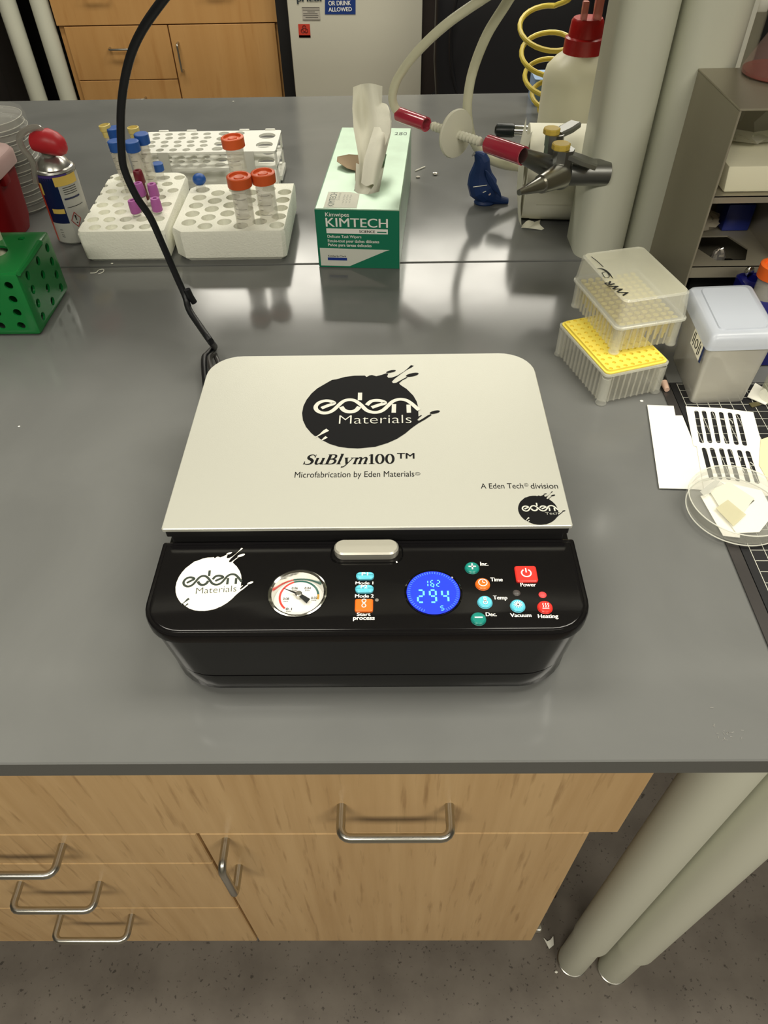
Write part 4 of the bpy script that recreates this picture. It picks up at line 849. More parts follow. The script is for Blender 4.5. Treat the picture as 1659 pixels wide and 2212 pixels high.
# ---- bird figurine
def px(u, v, y=1.187): return ony(u, v, y)
bird = thing('bird_figurine', (px(1048, 430).x, 1.187, 0), 'faceted dark blue bird figurine standing behind the valves', 'figurine')
k_ = .00084
st = [((1026, 330), 3, 2.5), ((1030, 333), 7, 6), ((1037, 338), 13, 12), ((1041, 347), 15, 14), ((1040, 360), 17, 15), ((1038, 374), 22, 17), ((1039, 390), 27, 20), ((1044, 406), 29, 22), ((1054, 419), 23, 19), ((1066, 427), 14, 14), ((1080, 432), 8, 10), ((1097, 434), 5, 9)]
R_ = []; n = 14
for i, ((u, v), r, dpt) in enumerate(st):
    c = px(u, v); a = px(*st[max(i-1, 0)][0]); b = px(*st[min(i+1, len(st)-1)][0]); tt = (b-a).normalized(); s_ = Vector((tt.z, 0, -tt.x))
    R_.append([c+s_*(r*k_*math.cos(2*PI*k/n))+Vector((0, dpt*k_*math.sin(2*PI*k/n), 0)) for k in range(n)])
BB = mat('figurine_blue', (22, 50, 102), rough=.5)
MB().rings(R_).build('body', BB, bird, angle=14)
ws = [((1050, 368), 3, 4), ((1057, 382), 9, 6), ((1064, 398), 11, 6), ((1073, 413), 8, 5), ((1081, 424), 2, 2)]
R_ = []
for i, ((u, v), r, dpt) in enumerate(ws):
    c = px(u, v, 1.174); R_.append([c+Vector((r*k_*math.cos(2*PI*k/8), dpt*k_*math.sin(2*PI*k/8), -.4*r*k_*math.cos(2*PI*k/8))) for k in range(8)])
MB().rings(R_).build('wing', BB, bird, angle=14)
MB().tube([px(1027, 331, 1.187), px(1019, 337, 1.187)], [.003, .0008], 6).build('beak', mat('beak_grey', (150, 150, 150)), bird)
for (a, b) in (((1022, 404), (1052, 400)), ((1043, 416), (1050, 413))): MB().tube([px(*a, 1.1685), px(*b, 1.1685)], .0006, 5).build('painted_line', PAPER, bird)
MB().ball(px(1056, 419, 1.172), .0035, (1, .5, .9), 10).build('painted_spot', mat('spot_cream', (214, 190, 178)), bird)
bx = px(1042, 432); MB().rings([[(bx.x+.004+rx_*math.cos(2*PI*k/20), 1.187+.8*rx_*math.sin(2*PI*k/20), z) for k in range(20)] for z, rx_ in ((0, .017), (.002, .018), (.012, .012))]).build('base', BB, bird)
# ---- paper towel roll lying on the bench
pr = thing('paper_roll', (.27, 1.155, 0), 'white paper roll lying behind the column with a torn loose edge', 'paper roll')
rc = Vector((.209, 1.140, .0675)); RR_ = .0665; ra = Vector((1, -.10, 0)).normalized()
PAPW = mat('towel_paper', (226, 224, 206), rough=.85)
MB().lathe([(.021, 0), (RR_, 0), (RR_, .24), (.021, .24), (.021, 0)], rc, ra, seg=56).build('roll', PAPW, pr, angle=50)
mb = MB(); n = 12; base = []
P0 = [rc+ra*(.012+.0085*k)+Vector((0, 0, 0)) for k in range(n)]
rowsx = []
for j, aa in enumerate((200, 225, 250, 268)):
    rowsx.append([p+Vector((0, RR_*1.012*math.cos(rd(aa)), RR_*1.012*math.sin(rd(aa)))) for p in P0])
rowsx.append([Vector((p.x, 1.084-.004*math.sin(i*1.7), .0012+.0008*math.sin(i*2.3))) for i, p in enumerate(P0)])
for r_ in rowsx[:]:
    pass
rs = [mb.vs(r_) for r_ in (rowsx[0], rowsx[1], rowsx[2], rowsx[3])]
for a, b in zip(rs, rs[1:]):
    for i in range(n-1): mb.f([a[i], a[i+1], b[i+1], b[i]])
mb.build('loose_sheet', PAPW, pr, recalc=False)
e0 = rc+Vector((.004, 0, 0))
sheet([[Vector((.2060, 1.10, .1385)), Vector((.2035, 1.13, .125)), Vector((.2050, 1.16, .139))], [Vector((.1985, 1.095, .10)), Vector((.1960, 1.125, .10)), Vector((.2000, 1.16, .10))], [Vector((.1975, 1.09, .05)), Vector((.1965, 1.12, .05)), Vector((.2020, 1.15, .05))], [Vector((.2045, 1.085, .006)), Vector((.204, 1.11, .004)), Vector((.206, 1.14, .004))]], PAPW, 'crumpled_edge', pr)
sheet([[onz(1128, 486, .001), onz(1140, 476, .006), onz(1152, 478, .001)], [onz(1126, 492, .001), onz(1142, 493, .002), onz(1170, 497, .001)], [onz(1168, 474, .001), onz(1166, 484, .006), onz(1176, 494, .001)]], PAPW, 'torn_scrap', pr)
# ---- black-handled tool
a_, b_, c_ = ony(1070, 281, 1.245), ony(1112, 282, 1.235), ony(1170, 284, 1.225)
t = thing('screwdriver', a_, 'tool with black rubber handle and shiny shaft lying on the paper roll', 'tool')
MB().tube([a_, a_+(b_-a_)*.12, a_+(b_-a_)*.9, b_], [.006, .0105, .0105, .009], 14).build('handle', mat('black_grip', (16, 24, 24), rough=.35), t); MB().tube([b_, c_], .0078, 12).build('shaft', CHROME, t)
# ---- wash bottle
bc = Vector((.335, 1.42, 0)); t = thing('wash_bottle', bc, 'translucent white bottle with dark red cap behind the column', 'bottle')
BO = mat('ldpe_bottle', (222, 218, 190), rough=.4, sss=.0)
MB().lathe([(0, 0), (.058, 0), (.062, .004), (.062, .118), (.058, .136), (.045, .150), (.034, .158), (.032, .164), (0, .164)], bc, seg=48).build('body', BO, t)
MB().lathe([(0, .152), (.0345, .152), (.0335, .180), (.029, .182), (.027, .204), (.024, .208), (0, .208)], bc, seg=32).build('cap', mat('dark_red_cap', (168, 22, 20), rough=.3), t)
mb = MB(); mb.box(bc.x-.016, bc.x-.006, bc.y-.02, bc.y-.008, .206, .234, bev=.002).box(bc.x+.004, bc.x+.018, bc.y-.02, bc.y-.008, .206, .240, bev=.002); mb.build('spout_mount', mat('clear_red', (206, 120, 104), rough=.2, alpha=.75), t)
# ---- yellow coil hose
hel = []; N_ = 5
cxs = [(1178, 42, .049), (1180, 100, .049), (1178, 155, .045), (1184, 198, .037), (1192, 228, .030)]
yc = 1.60
for k in range(0, 5*24+10):
    tt = k/24.0; i = min(int(tt), 3); f = tt-i
    (u0, v0, r0), (u1, v1, r1) = cxs[i], cxs[i+1]; f_ = min(f, 1.6)
    c = ony(u0+(u1-u0)*f_, v0+(v1-v0)*f_, yc); r = r0+(r1-r0)*f_
    a = 2*PI*tt+1.1
    hel.append(c+Vector((r*math.cos(a), r*.95*math.sin(a), r*.30*math.sin(a))))
top = [ony(1222, -40, 1.6), ony(1232, -5, 1.6), hel[0]]
tag(MB().tube(crom(top, 4)[:-1]+hel, .0046, 10).build('coil_hose', mat('yellow_hose', (226, 204, 84), rough=.35), None, loc=hel[40]), 'yellow coiled hose hanging behind the filter tubing', 'hose')
o = MB().rings([[(x, y, z) for x, y in rrect(.305, .350, 1.672, 1.74, .006, 3)] for z in (0, .045, .048)]).build('pipette_box', mat('pale_blue_box', (130, 160, 200), rough=.4), None, loc=(.32, 1.64, 0)); tag(o, 'pale blue box behind the yellow coil, left of the bottle', 'box')
# ---- debris on the benches
def crumb(name, pts, r, m, label): tag(MB().tube(pts, r, 6).build(name, m, None, loc=pts[0]), label, 'debris')
crumb('paper_shred', [onz(897, 369, .0012), onz(918, 360, .0016)], .0011, PAPER, 'thin white shred on the far bench, right of the wipes box')
tag(MB().ball(onz(903, 382, .0015), .004, (1, .8, .35), 10).build('wax_drop', mat('pale_wax', (190, 182, 172), rough=.4), None, loc=onz(903, 382, 0)), 'small pale flake below the white shred', 'debris')
tag(MB().ball(onz(940, 375, .0025), .0045, (1.1, .8, .55), 8).build('foil_bit', mat('foil', (216, 210, 200), rough=.2, metal=.8), None, loc=onz(940, 375, 0)), 'shiny foil bit near the bird figurine', 'debris')
crumb('paper_curl', crom([onz(195, 590, .0008), onz(207, 589, .0008), onz(214, 583, .0008), onz(224, 582, .0008), onz(222, 588, .0008), onz(212, 592, .0008)], 4), .0006, PAPER, 'curled white thread in front of the left foam rack')
for (u, v, l_) in ((41, 921, 'tiny white speck on the bench left of the press'), (242, 569, 'tiny white speck at the front of the left foam rack'), (504, 219, 'white speck near the far bench edge behind the racks'), (1386, 866, 'tiny white speck right of the yellow tip box')):
    tag(MB().ball(onz(u, v, .0006), .0016 if v < 900 else .0011, (1.3, 1, .4), 8).build('crumb', PAPER, None, loc=onz(u, v, 0)), l_, 'debris')
# ================================================================== FRONT BENCH, RIGHT SIDE
# ---- stacked pipette tip boxes
TM = mat('tip_box_clear', (236, 234, 218), rough=.12, alpha=.16, spec=.9); TY = mat('tip_rack_yellow', (234, 214, 92), rough=.4); TE = mat('tip_box_edge', (240, 240, 226), rough=.15, alpha=.30, spec=.9)
def tipbox(c, a, z0, h, label, tray, lid=None, w_=.079, d_=.112, tips=False, m=TM):
    t = thing('tip_box', (c[0], c[1], z0), label, 'box')
    R2 = lambda P: rot([(c[0]+x, c[1]+y) for x, y in P], c, a)
    hw, hd = w_/2, d_/2
    def wall(z_0, z_1, i0, i1, nm, mm, th=.0012):
        o = R2(rrect(-hw+i0, hw-i0, -hd+i0, hd-i0, .006, 5)); o2 = R2(rrect(-hw+i1, hw-i1, -hd+i1, hd-i1, .006, 5))
        p = R2(rrect(-hw+i0+th, hw-i0-th, -hd+i0+th, hd-i0-th, .005, 5)); p2 = R2(rrect(-hw+i1+th, hw-i1-th, -hd+i1+th, hd-i1-th, .005, 5))
        mb = MB(); mb.rings([[(x, y, z) for x, y in q] for q, z in ((o, z_0), (o2, z_1), (p2, z_1), (p, z_0))]+[[(x, y, z_0) for x, y in o]], cap=False)
        return mb.build(nm, mm, t)
    wall(z0+.004, z0+h, .002, 0, 'body', m)
    wall(z0+h-.0022, z0+h, -.0008, -.0008, 'rim', TE, .0022)
    # ribs and corner feet
    mb = MB()
    for k in range(9):
        x = -hw+.010+k*(w_-.02)/8
        for y in (-hd-.0004,): mb.box(c[0]+x-.0006, c[0]+x+.0006, c[1]+y, c[1]+y+.0015, z0+.005, z0+h-.003)
    for k in range(13):
        y = -hd+.010+k*(d_-.02)/12
        mb.box(c[0]-hw-.0004, c[0]-hw+.0015, c[1]+y-.0006, c[1]+y+.0006, z0+.005, z0+h-.003)
    for v in mb.bm.verts:
        q = rot([(v.co.x, v.co.y)], c, a)[0]; v.co.x, v.co.y = q
    mb.build('rib', mat('tip_box_rib', (238, 236, 220), rough=.2, alpha=.22, spec=.9), t)
    for sx in (-1, 1):
        for sy in (-1, 1):
            q = rot([(c[0]+sx*(hw-.005), c[1]+sy*(hd-.005))], c, a)[0]
            MB().lathe([(0, 0), (.0058, 0), (.0064, .0015), (.0056, .004), (.0056, h-.006), (.0046, h-.006)], (q[0], q[1], z0), seg=16).build('foot', TE, t)
    if tray:
        P = R2(rrect(-hw+.0035, hw-.0035, -hd+.0035, hd-.0035, .005, 5))
        o = MB().rings([[(x, y, z) for x, y in P] for z in (z0+h-.0005, z0+h+.004)]).build('tip_tray', TY, t)
        cu = MB()
        for i in range(8):
            for j in range(12):
                q = rot([(c[0]-.0315+i*.009, c[1]-.0495+j*.009)], c, a)[0]; cu.cyl((q[0], q[1], z0+h-.01), (q[0], q[1], z0+h+.01), .0024, seg=8)
        boolean(o, cu)
        P2 = R2(rrect(-hw+.001, hw-.001, -hd+.001, hd-.001, .006, 5)); MB().rings([[(x, y, z) for x, y in P2] for z in (z0+h+.0002, z0+h+.0016)]).build('tray_rim', TY, t)
    if tips:      # the tips inside, yellow through the clear walls, too many and too blurred to pick apart
        mb = MB()
        for i in range(8):
            for j in range(12):
                q = rot([(c[0]-.0315+i*.009, c[1]-.0495+j*.009)], c, a)[0]; mb.lathe([(0, .008), (.0014, .009), (.0030, h-.004), (.0034, h-.002), (0, h-.002)], (q[0], q[1], z0), seg=7)
        o = mb.build('pipette_tips', mat('tips_yellow', (240, 222, 110), rough=.35, alpha=.5), t); o['kind'] = 'stuff'
    if lid:
        z1 = z0+h; P = lambda i, r=.007: R2(rrect(-hw-.002+i, hw+.002-i, -hd-.002+i, hd+.002-i, r, 5))
        MB().rings([[(x, y, z) for x, y in q] for q, z in ((P(.0016), z1-.003), (P(-.0012), z1-.003), (P(-.0012), z1-.0008), (P(0), z1), (P(.0025), z1+lid-.002), (P(.0045), z1+lid), (P(.006), z1+lid-.0016), (P(.0042), z1+lid-.003), (P(.0016), z1-.003))], cap=False).build('lid', TE, t)
        MB().rings([[(x, y, z) for x, y in P(.0045)] for z in (z1+lid-.0014, z1+lid)]).build('lid_top', mat('lid_frost', (222, 221, 200), rough=.28, alpha=.34, spec=.7), t)
    return t, R2
ta = rd(17.5)
c1 = onz(1312, 806, .046); uu = Vector((math.cos(ta), math.sin(ta), 0)); vv = Vector((-math.sin(ta), math.cos(ta), 0))
cc1 = c1+uu*.0395+vv*.056
tipbox((cc1.x, cc1.y), ta, 0, .042, 'lower clear ribbed tip box with bright yellow tray', True)
z2 = .0462+.0006
c2 = onz(1322, 762, z2); ta2 = rd(13.5); uu = Vector((math.cos(ta2), math.sin(ta2), 0)); vv = Vector((-math.sin(ta2), math.cos(ta2), 0)); cc2 = c2+uu*.0365+vv*.0515
t, R2 = tipbox((cc2.x, cc2.y), ta2, z2, .036, 'upper clear tip box with frosted lid, on the yellow-tray box', False, lid=.030, tips=True)
zt = z2+.066
text('VWR', INK, t, onz(1361, 634, zt+.0002), (onz(1318, 607, zt)-onz(1361, 634, zt)), Vector((0, 0, 1)).cross(onz(1318, 607, zt)-onz(1361, 634, zt)), (onz(1318, 607, zt)-onz(1361, 634, zt)).length, .0095, bold=.03, shear=.2)
mb = MB(); a0 = onz(1293, 583, zt); 
mb.ribbon(crom([onz(1291, 581, zt), onz(1300, 582, zt), onz(1312, 588, zt), onz(1322, 600, zt)], 5), [.0006]+[.0022]*13+[.0012, .0006], zt+.0004) if False else None
pp_ = crom([onz(1290, 581, zt), onz(1302, 582, zt), onz(1314, 590, zt), onz(1324, 602, zt)], 5); mb.ribbon(pp_, [.0006+.0022*math.sin(PI*i/(len(pp_)-1)) for i in range(len(pp_))], zt+.0004)
pp_ = crom([onz(1300, 590, zt), onz(1310, 588, zt), onz(1316, 598, zt), onz(1307, 600, zt), onz(1300, 590, zt)], 5); mb.ribbon(pp_, .0009, zt+.0004)
pp_ = crom([onz(1277, 555, zt), onz(1290, 565, zt), onz(1303, 577, zt)], 4); mb.ribbon(pp_, .0011, zt+.0004)
mb.build('printed_logo', INK, t, smooth=False)
# ---- box with bluish lid
BLM = mat('smoke_box', (226, 223, 212), rough=.3, alpha=.6, spec=.6); BLT = mat('bluish_lid', (196, 202, 212), rough=.3, alpha=.72, spec=.6)
h0 = .088
t = thing('storage_box', (.362, .67, 0), 'tall frosted tip box with bluish lid beside the yellow tip boxes', 'box')
ba = rd(6)
q = [(.3355, .640), (.4005, .643), (.4065, .740), (.3405, .737)]
def tall(i, e=0): 
    c = (sum(p[0] for p in q)/4, sum(p[1] for p in q)/4); P = [(p[0]+(i if p[0] < c[0] else -i), p[1]+(i if p[1] < c[1] else -i)) for p in q]
    out = []
    for k in range(4):
        a_, b_, c_ = Vector(P[k-1]), Vector(P[k]), Vector(P[(k+1) % 4]); d1, d2 = (a_-b_).normalized(), (c_-b_).normalized(); r = .007
        for s_ in range(6): f = s_/5; out.append(tuple((b_+d1*r)*(1-f)**2+b_*2*f*(1-f)+(b_+d2*r)*f**2))
    return out
MB().rings([[(x, y, z) for x, y in tall(i)] for i, z in ((.004, 0), (.002, .003), (-.001, h0-.02), (-.002, h0-.008))]).build('body', BLM, t)
MB().rings([[(x, y, z) for x, y in tall(i)] for i, z in ((-.003, h0-.011), (-.006, h0-.011), (-.0045, h0-.001), (-.002, h0+.004), (.001, h0+.006))]).build('lid', BLT, t)
MB().rings([[(x, y, z) for x, y in tall(i)] for i, z in ((.006, h0+.0055), (.007, h0+.0075))]).build('lid_panel', BLT, t)
xl = lambda y, z: Vector((.3340+(y-.64)*.05-.0012, y, z-.008))
MB().slab([xl(.650, .062), xl(.685, .062), xl(.685, .082), xl(.650, .082)], (-.0006, 0, 0)).build('paper_label', PAPER, t, smooth=False)
MB().slab([xl(.646, .062), xl(.650, .062), xl(.650, .082), xl(.646, .082)], (-.0006, 0, 0)).build('label_band', mat('band_navy', (20, 44, 96)), t, smooth=False)
mb = MB()
for y, z0_, z1_ in ((.655, .066, .078), (.659, .064, .080), (.676, .065, .080), (.680, .067, .079)): mb.slab([xl(y, z0_)+Vector((-.0007, 0, 0)), xl(y+.0016, z0_)+Vector((-.0007, 0, 0)), xl(y+.0016, z1_)+Vector((-.0007, 0, 0)), xl(y, z1_)+Vector((-.0007, 0, 0))], (-.0002, 0, 0))
cir = [xl(.668+.004*math.cos(2*PI*k/12), .072+.005*math.sin(2*PI*k/12))+Vector((-.0009, 0, 0)) for k in range(12)]; mb.tube(cir, .0005, 5, closed=True)
mb.build('label_print', INK, t, smooth=False)
# ---- cutting mat with grid
t = thing('cutting_mat', (.43, .52, 0), 'black cutting mat with white grid lines at the right edge', 'cutting mat')
e0, e1 = onz(1600, 1185, .002), onz(1659, 1322, .002); dr = (e1-e0).normalized(); pr_ = Vector((dr.y, -dr.x, 0)); pr_ = -pr_ if pr_.x < 0 else pr_
g0 = onz(1480, 1010, .002)
MBK = mat('mat_black', (22, 22, 24), rough=.55); LNW = mat('grid_line', (196, 196, 184), rough=.6)
mx0, my0, mx1, my1 = .325, .300, .66, .685
ga = math.atan2(dr.x, -dr.y)
MC = Vector((e0.x, e0.y))
def mp(a, b, z=.002):  # a: across to the right, b: away
    return Vector((e0.x-dr.x*b+pr_.x*a, e0.y-dr.y*b+pr_.y*a, z))
MB().slab([mp(0, -.13, .0004), mp(.3, -.13, .0004), mp(.3, .255, .0004), mp(0, .255, .0004)], (0, 0, .0018)).build('mat_sheet', MBK, t, smooth=False)
mb = MB()
for i in range(24):
    a_ = .008+i*.0127
    if a_ < .3: mb.ribbon([mp(a_, -.13), mp(a_, .253)], .0006, .0023)
for j in range(30):
    b_ = .252-j*.0127
    if b_ > -.13: mb.ribbon([mp(.008, b_), mp(.3, b_)], .0006, .0023)
mb.build('grid_lines', LNW, t, smooth=False)
# ---- papers
def sheet_flat(name, px_, z, label, cat='paper', th=.0003, m=PAPER, holes=None):
    P = [onz(u, v, z) for u, v in px_]; o = MB().slab(P, (0, 0, th)).build(name, m, None, loc=(P[0].x, P[0].y, z), smooth=False); return tag(o, label, cat)
sheet_flat('blank_paper', [(1398, 875), (1455, 877), (1459, 898), (1474, 898), (1500, 962), (1512, 966), (1530, 1060), (1500, 1057), (1424, 1055)], .0022, 'blank white paper with a notched top, left of the slotted paper')
sp = sheet_flat('slotted_paper', [(1481, 878), (1560, 882), (1627, 891), (1643, 950), (1665, 1000), (1690, 1075), (1600, 1066), (1520, 1056), (1505, 965), (1498, 963)], .0030, 'white paper with two rows of cut slots over the mat')
cut = MB()
for (ut, vt_, ub, vb) in ((1502, 892, 1514, 962), (1518, 892, 1532, 962), (1537, 894, 1550, 962), (1555, 895, 1569, 964), (1574, 896, 1589, 966), (1591, 899, 1607, 968), (1518, 972, 1535, 1040), (1535, 972, 1554, 1041), (1555, 973, 1572, 1042), (1573, 975, 1592, 1045), (1594, 977, 1614, 1047), (1612, 979, 1634, 1050)):
    a_, b_ = onz(ut, vt_, 0), onz(ub, vb, 0); d = (b_-a_).normalized(); s_ = Vector((-d.y, d.x, 0)); r = .0024
    ring = [a_+d*r+(-d*math.cos(x)+s_*math.sin(x))*r for x in [(-PI/2+PI*k/6) for k in range(7)]]+[b_-d*r+(d*math.cos(x)-s_*math.sin(x))*r for x in [(-PI/2+PI*k/6) for k in range(7)]]
    A = cut.vs([(p.x, p.y, -.01) for p in ring]); B = cut.vs([(p.x, p.y, .02) for p in ring]); cut.f(A[::-1]); cut.f(B)
    for k in range(14): cut.f([A[k], A[(k+1) % 14], B[(k+1) % 14], B[k]])
boolean(sp, cut)
mb = MB()
for (u, v, u2, v2) in ((1552, 930, 1558, 931), (1558, 945, 1562, 958), (1575, 905, 1583, 915), (1556, 905, 1564, 907), (1578, 1000, 1585, 1001), (1580, 1010, 1587, 1011), (1596, 985, 1600, 996), (1600, 1010, 1608, 1020), (1606, 1022, 1600, 1033), (1583, 1030, 1592, 1036), (1620, 998, 1628, 1006)):
    mb.tube([onz(u, v, .0026), onz((u+u2)/2+2, (v+v2)/2, .0028), onz(u2, v2, .0026)], .0004, 5)
o = mb.build('paper_fibres', PAPER, None, loc=onz(1575, 960, .003)); tag(o, 'white cut threads showing inside the slots of the paper', 'debris', kind='stuff')
sheet_flat('cream_paper', [(1643, 950), (1700, 930), (1730, 1080), (1668, 1055), (1640, 1005)], .0038, 'cream yellow paper edge under the dish at the right border', m=mat('cream_paper', (230, 218, 172), rough=.8))
sheet_flat('paper_offcut', [(1631, 828), (1654, 842), (1668, 864), (1653, 875), (1614, 858)], .0038, 'small white paper offcut right of the bluish-lid box', th=.0008)
o = MB().slab([onz(1617, 872, .0026), onz(1638, 869, .0026), onz(1643, 876, .0026), onz(1624, 881, .0026)], (0, 0, .001)).build('film_piece', mat('olive_film', (96, 90, 62), rough=.3, alpha=.8), None, loc=onz(1630, 875, .0026), smooth=False); tag(o, 'dark olive film square on the mat beside the offcut', 'film')
# ---- scalpel / pen
t = thing('pen', onz(1436, 832, 0), 'dark pen tip with pale peach band beside the tip boxes', 'pen')
MB().tube([onz(1424, 808, .0062), onz(1434, 826, .006)], .0040, 12).build('barrel', BLACKP, t)
MB().tube([onz(1434, 826, .006), onz(1441, 842, .0055)], [.0040, .0030], 12).build('pale_band', mat('peach_band', (226, 190, 170), rough=.5), t, label='pale peach band')
# ---- steel ruler along the mat
r0, r1 = onz(1602, 1186, .001), onz(1662, 1328, .001)
w0 = onz(1618, 1186, .001)
t_ = MB().slab([mp(-.0115, .275, .0006), mp(-.0008, .275, .0006), mp(-.0008, -.13, .0006), mp(-.0115, -.13, .0006)], (0, 0, .0014)).build('steel_ruler', mat('ruler_steel', (80, 77, 76), rough=.35, metal=.6), None, loc=mp(0, 0, .003), smooth=False); tag(t_, 'grey steel strip along the left edge of the cutting mat', 'ruler')
# ---- open petri dish with papers
pc = onz(1590, 1098, .008); PR = .0465; pc.z = .0045
t = thing('petri_dish', pc, 'large clear petri dish holding paper squares at the right edge', 'dish')
DM = mat('petri_clear', (226, 226, 214), rough=.05, alpha=.09, spec=1.0); DE = mat('petri_rim', (240, 240, 228), rough=.1, alpha=.6, spec=1)
MB().lathe([(0, .0006), (PR-.002, .0006), (PR-.0012, .0012), (PR-.0012, .014), (PR-.0024, .014), (PR-.0024, .002), (0, .002)], pc, seg=72).build('base', DM, t)
MB().lathe([(0, .0160), (PR+.0006, .0160), (PR+.001, .0155), (PR+.001, .006), (PR, .006), (PR, .0150), (0, .0150)], pc, seg=72).build('lid', DM, t)
MB().tube([(pc.x+(PR+.0004)*math.cos(2*PI*k/72), pc.y+(PR+.0004)*math.sin(2*PI*k/72), pc.z+.0158) for k in range(72)], .0006, 6, closed=True).tube([(pc.x+(PR-.001)*math.cos(2*PI*k/72), pc.y+(PR-.001)*math.sin(2*PI*k/72), pc.z+.0012) for k in range(72)], .0006, 6, closed=True).build('rim', DE, t)
for pxs, z, m_, l_, nm in (([(1513, 1072), (1560, 1060), (1600, 1100), (1598, 1162), (1558, 1166)], .0078, PAPER, 'larger tilted white paper square in the dish', 'paper_square'), ([(1556, 1042), (1590, 1048), (1645, 1060), (1672, 1110), (1640, 1150), (1590, 1152), (1575, 1130), (1630, 1082)], .0092, PAPER, 'curved white paper piece at the right of the dish', 'paper_piece'), ([(1532, 1060), (1575, 1042), (1629, 1077), (1585, 1135), (1560, 1105)], .0104, mat('translucent_paper', (236, 234, 214), rough=.6, alpha=.85), 'translucent off-white square in the dish', 'paper_square'), ([(1546, 1098), (1572, 1080), (1611, 1112), (1584, 1137)], .0116, mat('yellowish_film', (214, 208, 168), rough=.4, alpha=.7), 'small yellowish film square in the dish', 'film_square'), ([(1512, 1062), (1545, 1037), (1555, 1040), (1538, 1062), (1522, 1074)], .0122, mat('film_clear', (232, 232, 222), rough=.1, alpha=.4), 'crumpled clear film strip at the back of the dish', 'film_strip')):
    P = [onz(u, v, z) for u, v in pxs]; P = [p if (p-Vector((pc.x, pc.y, z))).length < PR-.004 else Vector((pc.x, pc.y, z))+(p-Vector((pc.x, pc.y, z))).normalized()*(PR-.004) for p in P]
    tag(MB().slab(P, (0, 0, .0005)).build(nm, m_, None, loc=P[0], smooth=False), l_, 'paper')
# ---- blue rack with orange-capped tube
t = thing('blue_rack', (.47, .79, 0), 'navy blue plastic rack at the right edge behind the box', 'rack')
NB = mat('navy_plastic', (22, 26, 104), rough=.3, alpha=.96)
bx0 = .432
o = MB().rings([[(x, y, z) for x, y in rrect(bx0+i, .56, .715+i, .832-i, .008, 4)] for z, i in ((0, .004), (.002, 0), (.058, 0), (.06, .002))]).build('rack_body', NB, t)
cu = MB(); tcx, tcy = onz(1655, 632, .062).x, onz(1655, 632, .062).y
cu.cyl((tcx, tcy, .012), (tcx, tcy, .08), .0195, seg=28); cu.cyl((bx0+.018, .815, .012), (bx0+.018, .815, .08), .009, seg=20)
boolean(o, cu)
MB().ball((bx0+.012, .822, .066), .006, (1, .7, 1.2), 12).build('clip', CHROME, t)
t = thing('centrifuge_tube', (tcx, tcy, .013), 'orange-capped clear tube standing in the navy rack', 'test tube')
clear_tube(t, (tcx, tcy, .0135), (0, 0, 1), .078, .0150, .012, marks=False); screw_cap(t, (tcx, tcy, .082), (0, 0, 1), .0182, .016, mat('orange_cap_bright', (238, 104, 36), rough=.4))
tag(MB().lathe([(0, 0), (.016, .0), (.0165, .003), (.0165, .05), (.014, .056), (.014, .06), (0, .06)], onz(1672, 860, .003)+Vector((0, 0, 0)), seg=28).build('clear_jar', mat('jar_clear', (214, 216, 190), rough=.1, alpha=.35, spec=.9), None, loc=onz(1672, 860, 0)), 'edge of a clear jar on the mat at the right border', 'jar')
# ---- steel shelf rack
st_ = thing('steel_rack', (.5, .92, 0), 'brownish sheet-steel shelf rack right of the columns', 'rack')
SR = mat('brown_steel', (166, 159, 140), rough=.36, metal=.4); zt2 = .243
A1, A2 = onz(1607, 240, zt2), onz(1500, 152, zt2)
sx0, sy0, sy1 = (A1.x+A2.x)/2, A1.y, A2.y; sx1 = sx0+.34
MB().box(sx0, sx0+.0025, sy0, sy1, 0, zt2, bev=.0006, seg=1).build('side_panel', SR, st_, smooth=False)
MB().box(sx1-.0025, sx1, sy0, sy1, 0, zt2, bev=.0006, seg=1).build('side_panel', SR, st_, smooth=False)
MB().box(sx0+.11, sx0+.1125, sy0+.01, sy1, .062, .125, bev=.0006, seg=1).build('divider', SR, st_, smooth=False)
o = MB().box(sx0-.0006, sx1, sy0-.0004, sy1, zt2, zt2+.0022, bev=.0006, seg=1).build('top_panel', SR, st_, smooth=False)
s1 = ony(1620, 178, .96)
boolean(o, MB().cyl((sx0+.02+.03, (sy0+sy1)/2+.035, .2), (sx0+.05, (sy0+sy1)/2+.035, .3), .001, seg=8).box(sx0+.045, sx0+.14, (sy0+sy1)/2+.028, (sy0+sy1)/2+.040, .2, .3))
MB().box(sx0+.0025, sx1-.0025, sy0+.012, sy1-.003, .146, .148).box(sx0+.0025, sx1-.0025, sy0+.012, sy0+.0135, .139, .1475).build('shelf', SR, st_, smooth=False)
o = MB().box(sx0+.0025, sx1-.0025, sy0+.004, sy1-.003, .062, .064).build('shelf', SR, st_, smooth=False)
oct_ = lambda cx_, cy_, w_, d_, z: [(cx_-w_, cy_+d_*.2, z), (cx_-w_*.5, cy_-d_, z), (cx_+w_*.6, cy_-d_, z), (cx_+w_, cy_-d_*.1, z), (cx_+w_*.6, cy_+d_, z), (cx_-w_*.6, cy_+d_, z)]
cu = MB(); cx_, cy_ = sx0+.055, (sy0+sy1)/2-.022
a_ = cu.vs(oct_(cx_, cy_, .034, .034, .05)); b_ = cu.vs(oct_(cx_, cy_, .034, .034, .08)); cu.f(a_[::-1]); cu.f(b_)
for i in range(6): cu.f([a_[i], a_[(i+1) % 6], b_[(i+1) % 6], b_[i]])
boolean(o, cu)
MB().box(sx0+.0025, sx1-.0025, sy0+.004, sy0+.0055, .048, .0635).box(sx0+.0025, sx1-.0025, sy1-.0028, sy1, .0, zt2).build('front_lip', SR, st_, smooth=False)
